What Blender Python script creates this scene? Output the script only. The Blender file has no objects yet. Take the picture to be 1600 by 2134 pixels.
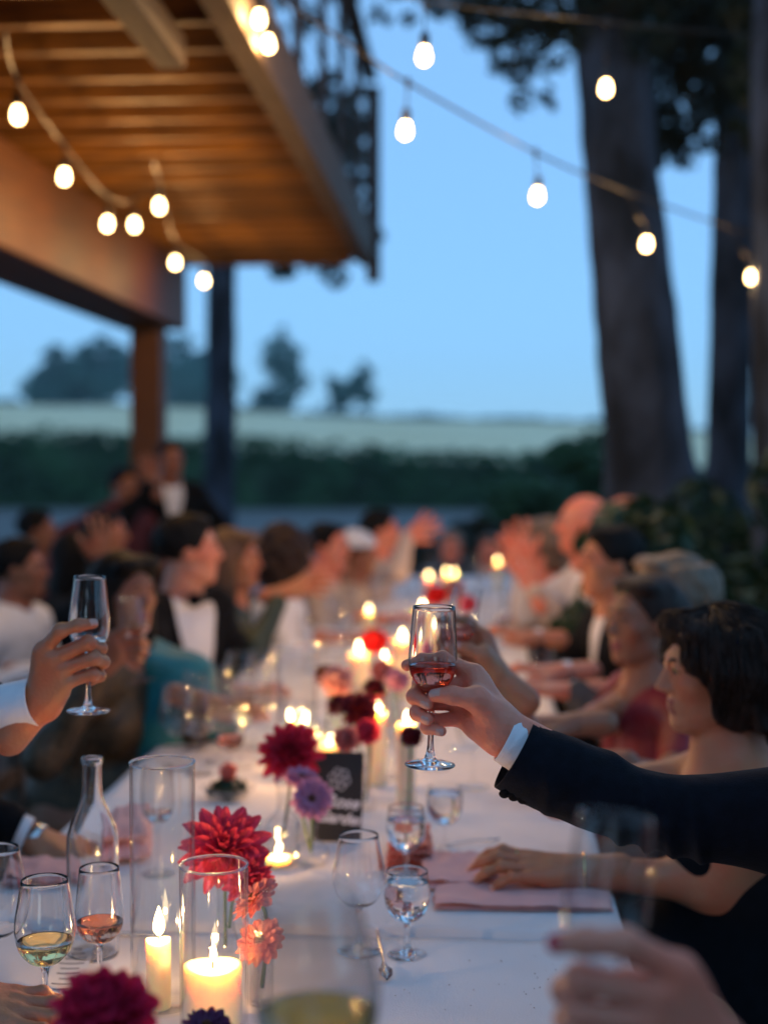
import bpy, bmesh, math, random
import numpy as np
from mathutils import Vector, Matrix, noise as mnoise

random.seed(7)
rng = np.random.default_rng(7)
scene = bpy.context.scene
COL = scene.collection
R = math.radians

# ------------------------------------------------------------------ camera, sky, sun, exposure
EYE = Vector((0.0, 0.0, 1.48))
FPX = 50.0 / 36.0 * 2134.0            # focal length in photograph pixels
YAW = math.atan(200.0 / FPX)          # the table runs along +Y, the lens looks a little left of it
PITCH = math.atan(100.0 / FPX)
cam_d = bpy.data.cameras.new('camera')
cam_d.lens = 50.0
cam_d.sensor_width = 36.0
cam_d.clip_start = 0.05
cam_d.clip_end = 3000.0
cam_d.dof.use_dof = True
cam_d.dof.focus_distance = 1.80
cam_d.dof.aperture_fstop = 2.1
cam_d.dof.aperture_blades = 0
cam = bpy.data.objects.new('camera', cam_d)
COL.objects.link(cam)
cam.location = EYE
CAM_R = Matrix.Rotation(YAW, 3, 'Z') @ Matrix.Rotation(math.pi / 2 - PITCH, 3, 'X')
cam.rotation_euler = CAM_R.to_euler()
scene.camera = cam

SUN_EL, SUN_ROT = R(10.0), R(180.0)
world = bpy.data.worlds.new('World')
scene.world = world
world.use_nodes = True
wn = world.node_tree
wn.nodes.clear()
w_out = wn.nodes.new('ShaderNodeOutputWorld')
w_bg = wn.nodes.new('ShaderNodeBackground')
w_sky = wn.nodes.new('ShaderNodeTexSky')
w_sky.sky_type = 'NISHITA'
w_sky.sun_disc = False
w_sky.sun_elevation = SUN_EL
w_sky.sun_rotation = SUN_ROT
w_sky.air_density = 1.0
w_sky.dust_density = 0.6
w_sky.ozone_density = 5.0
w_mix = wn.nodes.new('ShaderNodeMix')
w_mix.data_type = 'RGBA'
w_mix.blend_type = 'MULTIPLY'
w_mix.inputs['Factor'].default_value = 1.0
w_mix.inputs['B'].default_value = (0.070, 0.096, 0.135, 1.0)   # the tungsten white balance of the exposure
wn.links.new(w_sky.outputs['Color'], w_mix.inputs['A'])
w_haze = wn.nodes.new('ShaderNodeMix')                      # thin even dusk cloud over the clear sky
w_haze.data_type = 'RGBA'
w_haze.inputs['Factor'].default_value = 0.62
w_haze.inputs['B'].default_value = (2.45, 4.80, 7.7, 1.0)
w_mix.inputs['B'].default_value = (0.72, 0.95, 1.20, 1.0)
wn.links.new(w_mix.outputs['Result'], w_haze.inputs['A'])
wn.links.new(w_haze.outputs['Result'], w_bg.inputs['Color'])
w_bg.inputs['Strength'].default_value = 0.115
wn.links.new(w_bg.outputs['Background'], w_out.inputs['Surface'])

sun_d = bpy.data.lights.new('sun', 'SUN')
sun_d.energy = 0.04
sun_d.angle = R(20)
sun_d.color = (1.0, 0.8, 0.7)
sun = bpy.data.objects.new('sun', sun_d)
COL.objects.link(sun)
sun.rotation_euler = (R(80), 0, R(0))

scene.view_settings.view_transform = 'Standard'
scene.view_settings.look = 'None'
scene.view_settings.exposure = 0.42
scene.view_settings.gamma = 1.0
scene.view_settings.use_curve_mapping = False
scene.render.engine = 'CYCLES'
cy = scene.cycles
cy.use_denoising = True
cy.max_bounces = 14
cy.transparent_max_bounces = 40
cy.transmission_bounces = 12
cy.glossy_bounces = 5
cy.diffuse_bounces = 3
cy.sample_clamp_indirect = 5.0
cy.blur_glossy = 0.3
cy.use_light_tree = True


def P(px, py, d):
    """World point seen at photograph pixel (px, py) at distance d down the table (world Y)."""
    v = CAM_R @ Vector(((px - 800.0) / FPX, (1067.0 - py) / FPX, -1.0))
    return EYE + v * (d / v.y)


def on_plane(px, py, z):
    v = CAM_R @ Vector(((px - 800.0) / FPX, (1067.0 - py) / FPX, -1.0))
    return EYE + v * ((z - EYE.z) / v.z)


TZ = 0.750        # top of the cloth on the long table
def T(px, py):
    return on_plane(px, py, TZ)


# ------------------------------------------------------------------ materials
def new_mat(name):
    m = bpy.data.materials.new(name)
    m.use_nodes = True
    nt = m.node_tree
    return m, nt, nt.nodes['Principled BSDF']


def mat(name, col, rough=0.6, metal=0.0, var=0.0, scale=20.0, bump=0.0, bscale=60.0, stretch=(1, 1, 1), col2=None,
        spec=0.5, sss=0.0, sss_r=(1, .3, .15), sheen=0.0, rnd=0.0, coat=0.0, sss_scale=0.01, tr=0.0):
    m, nt, b = new_mat(name)
    c = (*col, 1.0)
    b.inputs['Base Color'].default_value = c
    b.inputs['Roughness'].default_value = rough
    b.inputs['Metallic'].default_value = metal
    b.inputs['Specular IOR Level'].default_value = spec
    if sss:
        b.inputs['Subsurface Weight'].default_value = sss
        b.inputs['Subsurface Radius'].default_value = sss_r
        b.inputs['Subsurface Scale'].default_value = sss_scale
    if sheen:
        b.inputs['Sheen Weight'].default_value = sheen
        b.inputs['Sheen Roughness'].default_value = 0.5
    if coat:
        b.inputs['Coat Weight'].default_value = coat
    tc = nt.nodes.new('ShaderNodeTexCoord')
    mp = nt.nodes.new('ShaderNodeMapping')
    mp.inputs['Scale'].default_value = stretch
    nt.links.new(tc.outputs['Object'], mp.inputs['Vector'])
    last = None
    if var or col2 is not None:
        nz = nt.nodes.new('ShaderNodeTexNoise')
        nz.inputs['Scale'].default_value = scale
        nz.inputs['Detail'].default_value = 5.0
        nt.links.new(mp.outputs['Vector'], nz.inputs['Vector'])
        rp = nt.nodes.new('ShaderNodeValToRGB')
        rp.color_ramp.elements[0].position = 0.35
        rp.color_ramp.elements[1].position = 0.68
        a = tuple(x * (1 - var) for x in col) + (1,)
        bb = tuple(min(1, x * (1 + var)) for x in col) + (1,)
        if col2 is not None:
            a, bb = c, (*col2, 1)
        rp.color_ramp.elements[0].color = a
        rp.color_ramp.elements[1].color = bb
        nt.links.new(nz.outputs['Fac'], rp.inputs['Fac'])
        last = rp.outputs['Color']
    if rnd:
        oi = nt.nodes.new('ShaderNodeObjectInfo')
        hs = nt.nodes.new('ShaderNodeHueSaturation')
        mr = nt.nodes.new('ShaderNodeMapRange')
        mr.inputs['To Min'].default_value = 1 - rnd
        mr.inputs['To Max'].default_value = 1 + rnd
        nt.links.new(oi.outputs['Random'], mr.inputs['Value'])
        nt.links.new(mr.outputs['Result'], hs.inputs['Value'])
        if last is None:
            hs.inputs['Color'].default_value = c
        else:
            nt.links.new(last, hs.inputs['Color'])
        last = hs.outputs['Color']
    if last is not None:
        nt.links.new(last, b.inputs['Base Color'])
    if bump:
        nb = nt.nodes.new('ShaderNodeTexNoise')
        nb.inputs['Scale'].default_value = bscale
        nb.inputs['Detail'].default_value = 6.0
        nt.links.new(mp.outputs['Vector'], nb.inputs['Vector'])
        bp = nt.nodes.new('ShaderNodeBump')
        bp.inputs['Strength'].default_value = bump
        bp.inputs['Distance'].default_value = 0.01
        nt.links.new(nb.outputs['Fac'], bp.inputs['Height'])
        nt.links.new(bp.outputs['Normal'], b.inputs['Normal'])
    if tr:
        out = nt.nodes['Material Output']
        t = nt.nodes.new('ShaderNodeBsdfTranslucent')
        if last is not None:
            nt.links.new(last, t.inputs['Color'])
        else:
            t.inputs['Color'].default_value = c
        mx = nt.nodes.new('ShaderNodeMixShader')
        mx.inputs[0].default_value = tr
        nt.links.new(b.outputs['BSDF'], mx.inputs[1])
        nt.links.new(t.outputs['BSDF'], mx.inputs[2])
        nt.links.new(mx.outputs[0], out.inputs['Surface'])
    return m


def glow(name, col, strength):
    m = bpy.data.materials.new(name)
    m.use_nodes = True
    nt = m.node_tree
    nt.nodes.clear()
    o = nt.nodes.new('ShaderNodeOutputMaterial')
    e = nt.nodes.new('ShaderNodeEmission')
    e.inputs['Color'].default_value = (*col, 1)
    e.inputs['Strength'].default_value = strength
    nt.links.new(e.outputs[0], o.inputs['Surface'])
    return m


def clear_glow(name, core, s_core, rim, s_rim):
    """A glowing body light can leave: bright through its thick middle, deeper coloured at its thin rim."""
    m = bpy.data.materials.new(name)
    m.use_nodes = True
    nt = m.node_tree
    nt.nodes.clear()
    o = nt.nodes.new('ShaderNodeOutputMaterial')
    lw = nt.nodes.new('ShaderNodeLayerWeight')
    lw.inputs['Blend'].default_value = 0.5
    rp = nt.nodes.new('ShaderNodeValToRGB')
    rp.color_ramp.elements[0].position = 0.25
    rp.color_ramp.elements[0].color = tuple(c * s_core / 20 for c in core) + (1,)
    rp.color_ramp.elements[1].position = 0.85
    rp.color_ramp.elements[1].color = tuple(c * s_rim / 20 for c in rim) + (1,)
    e = nt.nodes.new('ShaderNodeEmission')
    e.inputs['Strength'].default_value = 10.0
    t = nt.nodes.new('ShaderNodeBsdfTransparent')
    a = nt.nodes.new('ShaderNodeAddShader')
    nt.links.new(lw.outputs['Facing'], rp.inputs['Fac'])
    nt.links.new(rp.outputs['Color'], e.inputs['Color'])
    nt.links.new(e.outputs[0], a.inputs[0])
    nt.links.new(t.outputs[0], a.inputs[1])
    nt.links.new(a.outputs[0], o.inputs['Surface'])
    return m


def lamp(name, parent, loc, watts, col, radius):
    d = bpy.data.lights.new(name, 'POINT')
    d.energy = watts
    d.color = col
    d.shadow_soft_size = radius
    o = bpy.data.objects.new(name, d)
    link(o, parent)
    o.location = loc
    return o


BULB_W, FLAME_W = 5.2, 0.85


def glass_solid(name, col=(1, 1, 1), ior=1.48, rough=0.0):
    m, nt, b = new_mat(name)
    b.inputs['Base Color'].default_value = (*col, 1)
    b.inputs['Roughness'].default_value = rough
    b.inputs['IOR'].default_value = ior
    b.inputs['Transmission Weight'].default_value = 1.0
    return m


def glass_thin(name, col=(0.97, 0.98, 0.98), ior=1.5, body=0.0):
    """Thin-walled glass: what is not mirrored by Fresnel passes straight through."""
    m = bpy.data.materials.new(name)
    m.use_nodes = True
    nt = m.node_tree
    nt.nodes.clear()
    o = nt.nodes.new('ShaderNodeOutputMaterial')
    lw = nt.nodes.new('ShaderNodeLayerWeight')               # Schlick's approximation, the same from both sides of the wall
    lw.inputs['Blend'].default_value = 0.5
    pw = nt.nodes.new('ShaderNodeMath')
    pw.operation = 'POWER'
    pw.inputs[1].default_value = 4.0
    nt.links.new(lw.outputs['Facing'], pw.inputs[0])
    fr = nt.nodes.new('ShaderNodeMapRange')
    f0 = ((ior - 1) / (ior + 1)) ** 2
    fr.inputs['To Min'].default_value = f0
    fr.inputs['To Max'].default_value = 0.85
    nt.links.new(pw.outputs[0], fr.inputs['Value'])
    t = nt.nodes.new('ShaderNodeBsdfTransparent')
    t.inputs['Color'].default_value = (*col, 1)
    g = nt.nodes.new('ShaderNodeBsdfGlossy')
    g.inputs['Roughness'].default_value = 0.02
    mx = nt.nodes.new('ShaderNodeMixShader')
    nt.links.new(fr.outputs[0], mx.inputs[0])
    nt.links.new(t.outputs[0], mx.inputs[1])
    nt.links.new(g.outputs[0], mx.inputs[2])
    nt.links.new(mx.outputs[0], o.inputs['Surface'])
    return m


def tinted(name, col, ior=1.33):
    return glass_solid(name, col, ior)


M = {}
M['linen'] = mat('white_linen', (0.80, 0.78, 0.80), 0.85, var=0.03, scale=6, bump=0.25, bscale=420, sheen=0.2)
M['pink_linen'] = mat('pink_linen', (0.78, 0.40, 0.38), 0.85, var=0.06, scale=15, bump=0.25, bscale=300, sheen=0.2)
M['coral_linen'] = mat('coral_linen', (0.72, 0.20, 0.14), 0.85, var=0.06, scale=15, bump=0.25, bscale=300)
M['gravel'] = mat('pale_gravel', (0.10, 0.10, 0.10), 0.95, var=0.2, scale=1.2, bump=0.6, bscale=40)
M['dry_grass'] = mat('dry_grass', (0.74, 0.59, 0.33), 0.95, col2=(0.84, 0.72, 0.46), scale=0.06, bump=0.4, bscale=3)
M['wood'] = mat('stained_pine', (0.075, 0.026, 0.002), 0.55, col2=(0.25, 0.100, 0.007), scale=5, stretch=(1.2, 14, 14), bump=0.25, bscale=12, rnd=0.35)
M['wood_y'] = mat('stained_pine_beam', (0.075, 0.022, 0.002), 0.6, col2=(0.14, 0.043, 0.004), scale=4, stretch=(12, 0.8, 12), bump=0.25, bscale=10)
M['wood_grey'] = mat('weathered_cedar', (0.07, 0.045, 0.03), 0.75, col2=(0.12, 0.08, 0.055), scale=4, stretch=(12, 1, 12), bump=0.3, bscale=12, rnd=0.15)
M['wood_rail'] = mat('weathered_rail', (0.035, 0.030, 0.034), 0.8, var=0.25, scale=6, stretch=(8, 8, 1), bump=0.3, bscale=12, rnd=0.15)
M['post_blue'] = mat('painted_steel', (0.05, 0.055, 0.06), 0.5, var=0.1, scale=4)
M['bark'] = mat('grey_bark', (0.004, 0.007, 0.012), 0.95, col2=(0.048, 0.066, 0.100), scale=3, stretch=(1.6, 1.6, 0.8), bump=1.0, bscale=9)
M['leaf'] = mat('dark_leaf', (0.010, 0.022, 0.010), 0.55, var=0.4, scale=1.2, tr=0.25)
M['leaf_mid'] = mat('shrub_leaf', (0.016, 0.048, 0.020), 0.5, var=0.5, scale=2.0, tr=0.2)
M['leaf_hedge'] = mat('vine_leaf', (0.022, 0.085, 0.030), 0.7, var=0.4, scale=0.6, tr=0.2)
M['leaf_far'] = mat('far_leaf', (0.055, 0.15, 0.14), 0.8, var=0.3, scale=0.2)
M['cable'] = mat('black_rubber', (0.012, 0.012, 0.013), 0.5)
M['bulb'] = clear_glow('lit_bulb', (1.0, 0.66, 0.28), 26.0, (1.0, 0.50, 0.13), 4.5)
M['flame'] = clear_glow('candle_flame', (1.0, 0.70, 0.34), 24.0, (1.0, 0.40, 0.08), 3.5)
M['wax'] = mat('ivory_wax', (0.86, 0.74, 0.52), 0.45, sss=1.0, sss_r=(1.0, 0.55, 0.22), sss_scale=0.035)
M['wick'] = mat('burnt_wick', (0.01, 0.008, 0.006), 0.9)
M['glass'] = glass_solid('clear_glass', (1, 1, 1), 1.46)
M['thin'] = glass_thin('thin_clear_glass')
M['thin2'] = glass_thin('thin_far_glass', (0.97, 0.975, 0.98), 1.5)
M['misted'] = glass_thin('misted_cold_glass', (0.93, 0.935, 0.94), 1.9)
_n = M['misted'].node_tree
_o = _n.nodes['Material Output']
_d = _n.nodes.new('ShaderNodeBsdfTranslucent')
_d.inputs['Color'].default_value = (0.9, 0.9, 0.92, 1)
_m = _n.nodes.new('ShaderNodeMixShader')
_m.inputs[0].default_value = 0.05
_n.links.new(_o.inputs['Surface'].links[0].from_socket, _m.inputs[1])
_n.links.new(_d.outputs[0], _m.inputs[2])
_n.links.new(_m.outputs[0], _o.inputs['Surface'])
M['rose_wine'] = tinted('rose_wine', (0.93, 0.34, 0.20), 1.34)
M['red_wine'] = tinted('dark_rose_wine', (0.78, 0.16, 0.10), 1.34)
M['white_wine'] = tinted('white_wine', (0.96, 0.78, 0.34), 1.34)
M['gold_wine'] = tinted('golden_wine', (1.0, 0.62, 0.06), 1.34)
M['pale_wine'] = tinted('pale_wine', (0.97, 0.74, 0.64), 1.34)
M['water'] = tinted('still_water', (1, 1, 1), 1.33)
M['steel'] = mat('polished_steel', (0.6, 0.6, 0.6), 0.15, 1.0)
M['gold'] = mat('gold', (0.8, 0.5, 0.2), 0.25, 1.0)
M['black_card'] = mat('black_card', (0.012, 0.012, 0.014), 0.6, var=0.1)
M['chalk'] = mat('white_ink', (0.75, 0.75, 0.78), 0.7)
M['paper'] = mat('white_paper', (0.8, 0.8, 0.8), 0.7)
M['ink'] = mat('grey_ink', (0.25, 0.25, 0.28), 0.7)
M['black_wool'] = mat('black_wool', (0.005, 0.005, 0.007), 0.9, var=0.2, scale=40, bump=0.25, bscale=350, sheen=0.02, spec=0.12)
M['navy_wool'] = mat('navy_wool', (0.004, 0.005, 0.010), 0.85, var=0.3, scale=60, bump=0.3, bscale=500, sheen=0.015, spec=0.15)
M['grey_wool'] = mat('grey_wool', (0.06, 0.06, 0.065), 0.85, var=0.15, scale=30, bump=0.3, bscale=300)
M['white_cotton'] = mat('white_cotton', (0.78, 0.77, 0.80), 0.8, bump=0.15, bscale=350)
M['cream_cotton'] = mat('cream_cotton', (0.62, 0.48, 0.40), 0.8, bump=0.2, bscale=200)
M['beige_silk'] = mat('beige_silk', (0.50, 0.36, 0.27), 0.5, var=0.1, scale=20, bump=0.2, bscale=60)
M['red_silk'] = mat('red_silk', (0.23, 0.004, 0.012), 0.55, var=0.15, scale=10, bump=0.2, bscale=40)
M['teal_silk'] = mat('teal_silk', (0.008, 0.17, 0.20), 0.5, var=0.15, scale=10, bump=0.2, bscale=40)
M['gold_lame'] = mat('bronze_brocade', (0.075, 0.045, 0.020), 0.5, var=0.5, scale=60, metal=0.2, bump=0.4, bscale=90)
M['green_satin'] = mat('dark_green_satin', (0.012, 0.03, 0.022), 0.5)
M['maroon'] = mat('maroon_cloth', (0.10, 0.012, 0.015), 0.8)
M['olive'] = mat('olive_cloth', (0.14, 0.12, 0.02), 0.8)
M['lace'] = mat('dark_lace', (0.012, 0.008, 0.010), 0.8, col2=(0.10, 0.055, 0.045), scale=70, bump=0.5, bscale=90)
M['hair_dark'] = mat('dark_brown_hair', (0.026, 0.012, 0.008), 0.5, var=0.5, scale=6, stretch=(6, 6, 1), bump=0.5, bscale=25, spec=0.22)
M['hair_black'] = mat('black_hair', (0.005, 0.004, 0.004), 0.6, var=0.4, scale=6, stretch=(6, 6, 1), bump=0.5, bscale=25, spec=0.15)
M['hair_brown'] = mat('brown_hair', (0.10, 0.045, 0.018), 0.5, var=0.4, scale=6, stretch=(6, 6, 1), bump=0.5, bscale=25)
M['hair_blond'] = mat('ash_blond_hair', (0.20, 0.125, 0.075), 0.5, var=0.3, scale=6, stretch=(6, 6, 1), bump=0.5, bscale=25)
M['hair_white'] = mat('white_knit', (0.75, 0.75, 0.8), 0.7, bump=0.4, bscale=60)
M['lip'] = mat('berry_lips', (0.22, 0.03, 0.04), 0.4)
M['eye_white'] = mat('eye_white', (0.16, 0.13, 0.12), 0.5, spec=0.05)
M['iris'] = mat('dark_iris', (0.012, 0.007, 0.005), 0.4)
M['brow'] = mat('dark_brow', (0.012, 0.008, 0.006), 0.8)
M['nail_red'] = mat('red_nail_polish', (0.55, 0.03, 0.06), 0.15, coat=0.5)


def skin(name, col):
    m = mat(name, (col[0], col[1], col[2]), 0.45, col2=(min(1, col[0] * 1.12), col[1] * .74, col[2] * .66), scale=16, bump=0.18, bscale=160, sss=0.35, sss_r=(1.0, 0.30, 0.14), sss_scale=0.006, spec=0.4)
    return m


M['skin_fair'] = skin('fair_skin', (0.62, 0.28, 0.18))
M['skin_pink'] = skin('rosy_skin', (0.73, 0.285, 0.185))
M['skin_tan'] = skin('tan_skin', (0.48, 0.21, 0.11))
M['skin_brown'] = skin('brown_skin', (0.30, 0.135, 0.075))
M['skin_deep'] = skin('deep_skin', (0.15, 0.062, 0.033))
M['nail'] = mat('bare_nail', (0.66, 0.34, 0.27), 0.45, spec=0.3)
M['dahlia'] = mat('coral_red_petal', (0.76, 0.065, 0.14), 0.55, var=0.32, scale=6, stretch=(5, 42, 1), bump=0.35, bscale=6, tr=0.42)
M['dahlia_m'] = mat('crimson_petal', (0.62, 0.025, 0.07), 0.55, var=0.32, scale=6, stretch=(5, 42, 1), bump=0.35, bscale=6, tr=0.42)
M['petal_pink'] = mat('salmon_pink_petal', (0.80, 0.27, 0.25), 0.6, var=0.32, scale=6, stretch=(5, 42, 1), bump=0.35, bscale=6, tr=0.42)
M['petal_lilac'] = mat('lilac_petal', (0.62, 0.30, 0.48), 0.6, var=0.32, scale=6, stretch=(5, 42, 1), bump=0.35, bscale=6, tr=0.42)
M['petal_magenta'] = mat('magenta_petal', (0.62, 0.020, 0.10), 0.6, var=0.32, scale=6, stretch=(5, 42, 1), bump=0.35, bscale=6, tr=0.42)
M['petal_dark'] = mat('dark_red_petal', (0.16, 0.008, 0.02), 0.6, var=0.2, scale=18, tr=0.2)
M['petal_purple'] = mat('purple_petal', (0.10, 0.012, 0.07), 0.6, var=0.2, scale=18, tr=0.2)
M['petal_blush'] = mat('blush_petal', (0.78, 0.42, 0.40), 0.6, var=0.1, scale=18, tr=0.3)
M['petal_red'] = mat('scarlet_petal', (0.62, 0.012, 0.018), 0.6, var=0.1, scale=18, tr=0.3)
M['floret'] = mat('brown_floret', (0.16, 0.05, 0.012), 0.8, var=0.4, scale=90)
M['stem'] = mat('green_stem', (0.07, 0.14, 0.03), 0.6, var=0.2, scale=20)


# ------------------------------------------------------------------ object helpers
def link(o, parent=None):
    COL.objects.link(o)
    if parent is not None:
        o.parent = parent
    return o


def tag(o, label=None, cat=None, group=None, kind=None):
    if label:
        o['label'] = label
    if cat:
        o['category'] = cat
    if group:
        o['group'] = group
    if kind:
        o['kind'] = kind
    return o


def empty(name, loc=(0, 0, 0), rot=(0, 0, 0)):
    o = bpy.data.objects.new(name, None)
    o.empty_display_size = 0.05
    link(o)
    o.location = loc
    o.rotation_euler = rot
    return o


def mesh_np(name, V, F, mats, midx=None, smooth=True):
    me = bpy.data.meshes.new(name)
    me.from_pydata([tuple(v) for v in V], [], [tuple(f) for f in F])
    for m in (mats if isinstance(mats, (list, tuple)) else [mats]):
        me.materials.append(m)
    n = len(me.polygons)
    if n:
        me.polygons.foreach_set('use_smooth', [smooth] * n)
        if midx is not None:
            me.polygons.foreach_set('material_index', list(midx))
    me.update()
    return me


def obj(name, me, parent=None, loc=None, rot=None):
    o = bpy.data.objects.new(name, me)
    link(o, parent)
    if loc is not None:
        o.location = loc
    if rot is not None:
        o.rotation_euler = rot
    return o


class Geo:
    """Collects vertices and faces."""
    def __init__(self):
        self.V, self.F, self.I = [], [], []

    def add(self, V, F, mi=0):
        n = len(self.V)
        self.V.extend([tuple(v) for v in V])
        self.F.extend([tuple(i + n for i in f) for f in F])
        self.I.extend([mi] * len(F))

    def mesh(self, name, mats, smooth=True):
        return mesh_np(name, self.V, self.F, mats, self.I, smooth)


def box_geo(x0, x1, y0, y1, z0, z1):
    V = [(x, y, z) for x in (x0, x1) for y in (y0, y1) for z in (z0, z1)]
    F = [(0, 1, 3, 2), (4, 6, 7, 5), (0, 4, 5, 1), (2, 3, 7, 6), (0, 2, 6, 4), (1, 5, 7, 3)]
    return V, F


def box_mesh(name, dims, m, bevel=0.004):
    bm = bmesh.new()
    bmesh.ops.create_cube(bm, size=1.0)
    bmesh.ops.scale(bm, vec=dims, verts=bm.verts)
    if bevel:
        bmesh.ops.bevel(bm, geom=bm.edges[:], offset=bevel, segments=2, affect='EDGES', profile=0.5)
    me = bpy.data.meshes.new(name)
    bm.to_mesh(me)
    bm.free()
    me.materials.append(m)
    return me


def lathe_geo(prof, seg=36, closed=False):
    """prof: list of (r, z). Rings round Z; r == 0 makes a pole."""
    V, F, rings = [], [], []
    for r, z in prof:
        if r < 1e-6:
            rings.append([len(V)])
            V.append((0, 0, z))
        else:
            k = len(V)
            rings.append(list(range(k, k + seg)))
            for i in range(seg):
                a = 2 * math.pi * i / seg
                V.append((r * math.cos(a), r * math.sin(a), z))
    n = len(rings)
    for j in range(n if closed else n - 1):
        a, b = rings[j], rings[(j + 1) % n]
        for i in range(seg):
            i2 = (i + 1) % seg
            if len(a) == 1 and len(b) == 1:
                continue
            if len(a) == 1:
                F.append((a[0], b[i2], b[i]))
            elif len(b) == 1:
                F.append((a[i], a[i2], b[0]))
            else:
                F.append((a[i], a[i2], b[i2], b[i]))
    return V, F


def tube_geo(pts, rad, seg=10, cap=True):
    pts = [Vector(p) for p in pts]
    n = len(pts)
    if not hasattr(rad, '__len__'):
        rad = [rad] * n
    V, F = [], []
    up = Vector((0, 0, 1))
    t0 = (pts[1] - pts[0]).normalized()
    if abs(t0.z) > 0.95:
        up = Vector((1, 0, 0))
    nrm = t0.cross(up).normalized()
    for i, p in enumerate(pts):
        t = (pts[min(i + 1, n - 1)] - pts[max(i - 1, 0)]).normalized()
        nrm = (nrm - t * nrm.dot(t)).normalized()
        b = t.cross(nrm)
        for k in range(seg):
            a = 2 * math.pi * k / seg
            V.append(p + (nrm * math.cos(a) + b * math.sin(a)) * rad[i])
    for i in range(n - 1):
        for k in range(seg):
            k2 = (k + 1) % seg
            F.append((i * seg + k, i * seg + k2, (i + 1) * seg + k2, (i + 1) * seg + k))
    if cap:
        F.append(tuple(range(seg - 1, -1, -1)))
        F.append(tuple((n - 1) * seg + k for k in range(seg)))
    return V, F


def smooth_path(pts, n=8):
    """Catmull-Rom through pts (Vectors or tuples of any length)."""
    p = [np.array(x, float) for x in pts]
    p = [2 * p[0] - p[1]] + p + [2 * p[-1] - p[-2]]
    out = []
    for i in range(1, len(p) - 2):
        for k in range(n):
            t = k / n
            a, b, c, d = p[i - 1:i + 3]
            out.append(0.5 * (2 * b + (c - a) * t + (2 * a - 5 * b + 4 * c - d) * t * t + (3 * b - a - 3 * c + d) * t ** 3))
    out.append(p[-2])
    return out


def fill_normals(me):
    bm = bmesh.new()
    bm.from_mesh(me)
    bmesh.ops.recalc_face_normals(bm, faces=bm.faces)
    bm.to_mesh(me)
    bm.free()
    return me


# ------------------------------------------------------------------ implicit surfaces (bodies, clothes, hair)
def prim_cap(a, b, r1, r2=None, k=0.02):
    return ('cap', np.array(a, float), np.array(b, float), r1, r1 if r2 is None else r2, k)


def prim_ell(c, r, rot=None, k=0.02):
    return ('ell', np.array(c, float), np.array(r, float), np.eye(3) if rot is None else np.array(rot, float), None, k)


def prim_box(c, h, rnd, rot=None, k=0.02):
    return ('box', np.array(c, float), np.array(h, float), np.eye(3) if rot is None else np.array(rot, float), rnd, k)


def prim_bounds(p):
    if p[0] == 'cap':
        r = max(p[3], p[4])
        return np.minimum(p[1], p[2]) - r, np.maximum(p[1], p[2]) + r
    e = np.abs(p[3]) @ p[2]
    if p[0] == 'box':
        e = e + p[4]
    return p[1] - e, p[1] + e


def prim_eval(p, X, Y, Z):
    if p[0] == 'cap':
        a, b = p[1], p[2]
        ab = b - a
        L = max(1e-12, float(ab @ ab))
        t = np.clip(((X - a[0]) * ab[0] + (Y - a[1]) * ab[1] + (Z - a[2]) * ab[2]) / L, 0, 1)
        return np.sqrt((X - a[0] - t * ab[0]) ** 2 + (Y - a[1] - t * ab[1]) ** 2 + (Z - a[2] - t * ab[2]) ** 2) - (p[3] + (p[4] - p[3]) * t)
    c, h, rot = p[1], p[2], p[3]
    x, y, z = X - c[0], Y - c[1], Z - c[2]
    u = x * rot[0, 0] + y * rot[1, 0] + z * rot[2, 0]     # columns of rot are the local axes
    v = x * rot[0, 1] + y * rot[1, 1] + z * rot[2, 1]
    w = x * rot[0, 2] + y * rot[1, 2] + z * rot[2, 2]
    if p[0] == 'ell':
        k0 = np.sqrt((u / h[0]) ** 2 + (v / h[1]) ** 2 + (w / h[2]) ** 2)
        k1 = np.sqrt((u / h[0] ** 2) ** 2 + (v / h[1] ** 2) ** 2 + (w / h[2] ** 2) ** 2)
        return k0 * (k0 - 1.0) / np.maximum(k1, 1e-6)
    qx, qy, qz = np.abs(u) - h[0], np.abs(v) - h[1], np.abs(w) - h[2]
    return np.sqrt(np.maximum(qx, 0) ** 2 + np.maximum(qy, 0) ** 2 + np.maximum(qz, 0) ** 2) + np.minimum(np.maximum(qx, np.maximum(qy, qz)), 0) - p[4]


def smin(a, b, k):
    h = np.maximum(k - np.abs(a - b), 0.0) / k
    return np.minimum(a, b) - h * h * k * 0.25


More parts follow.
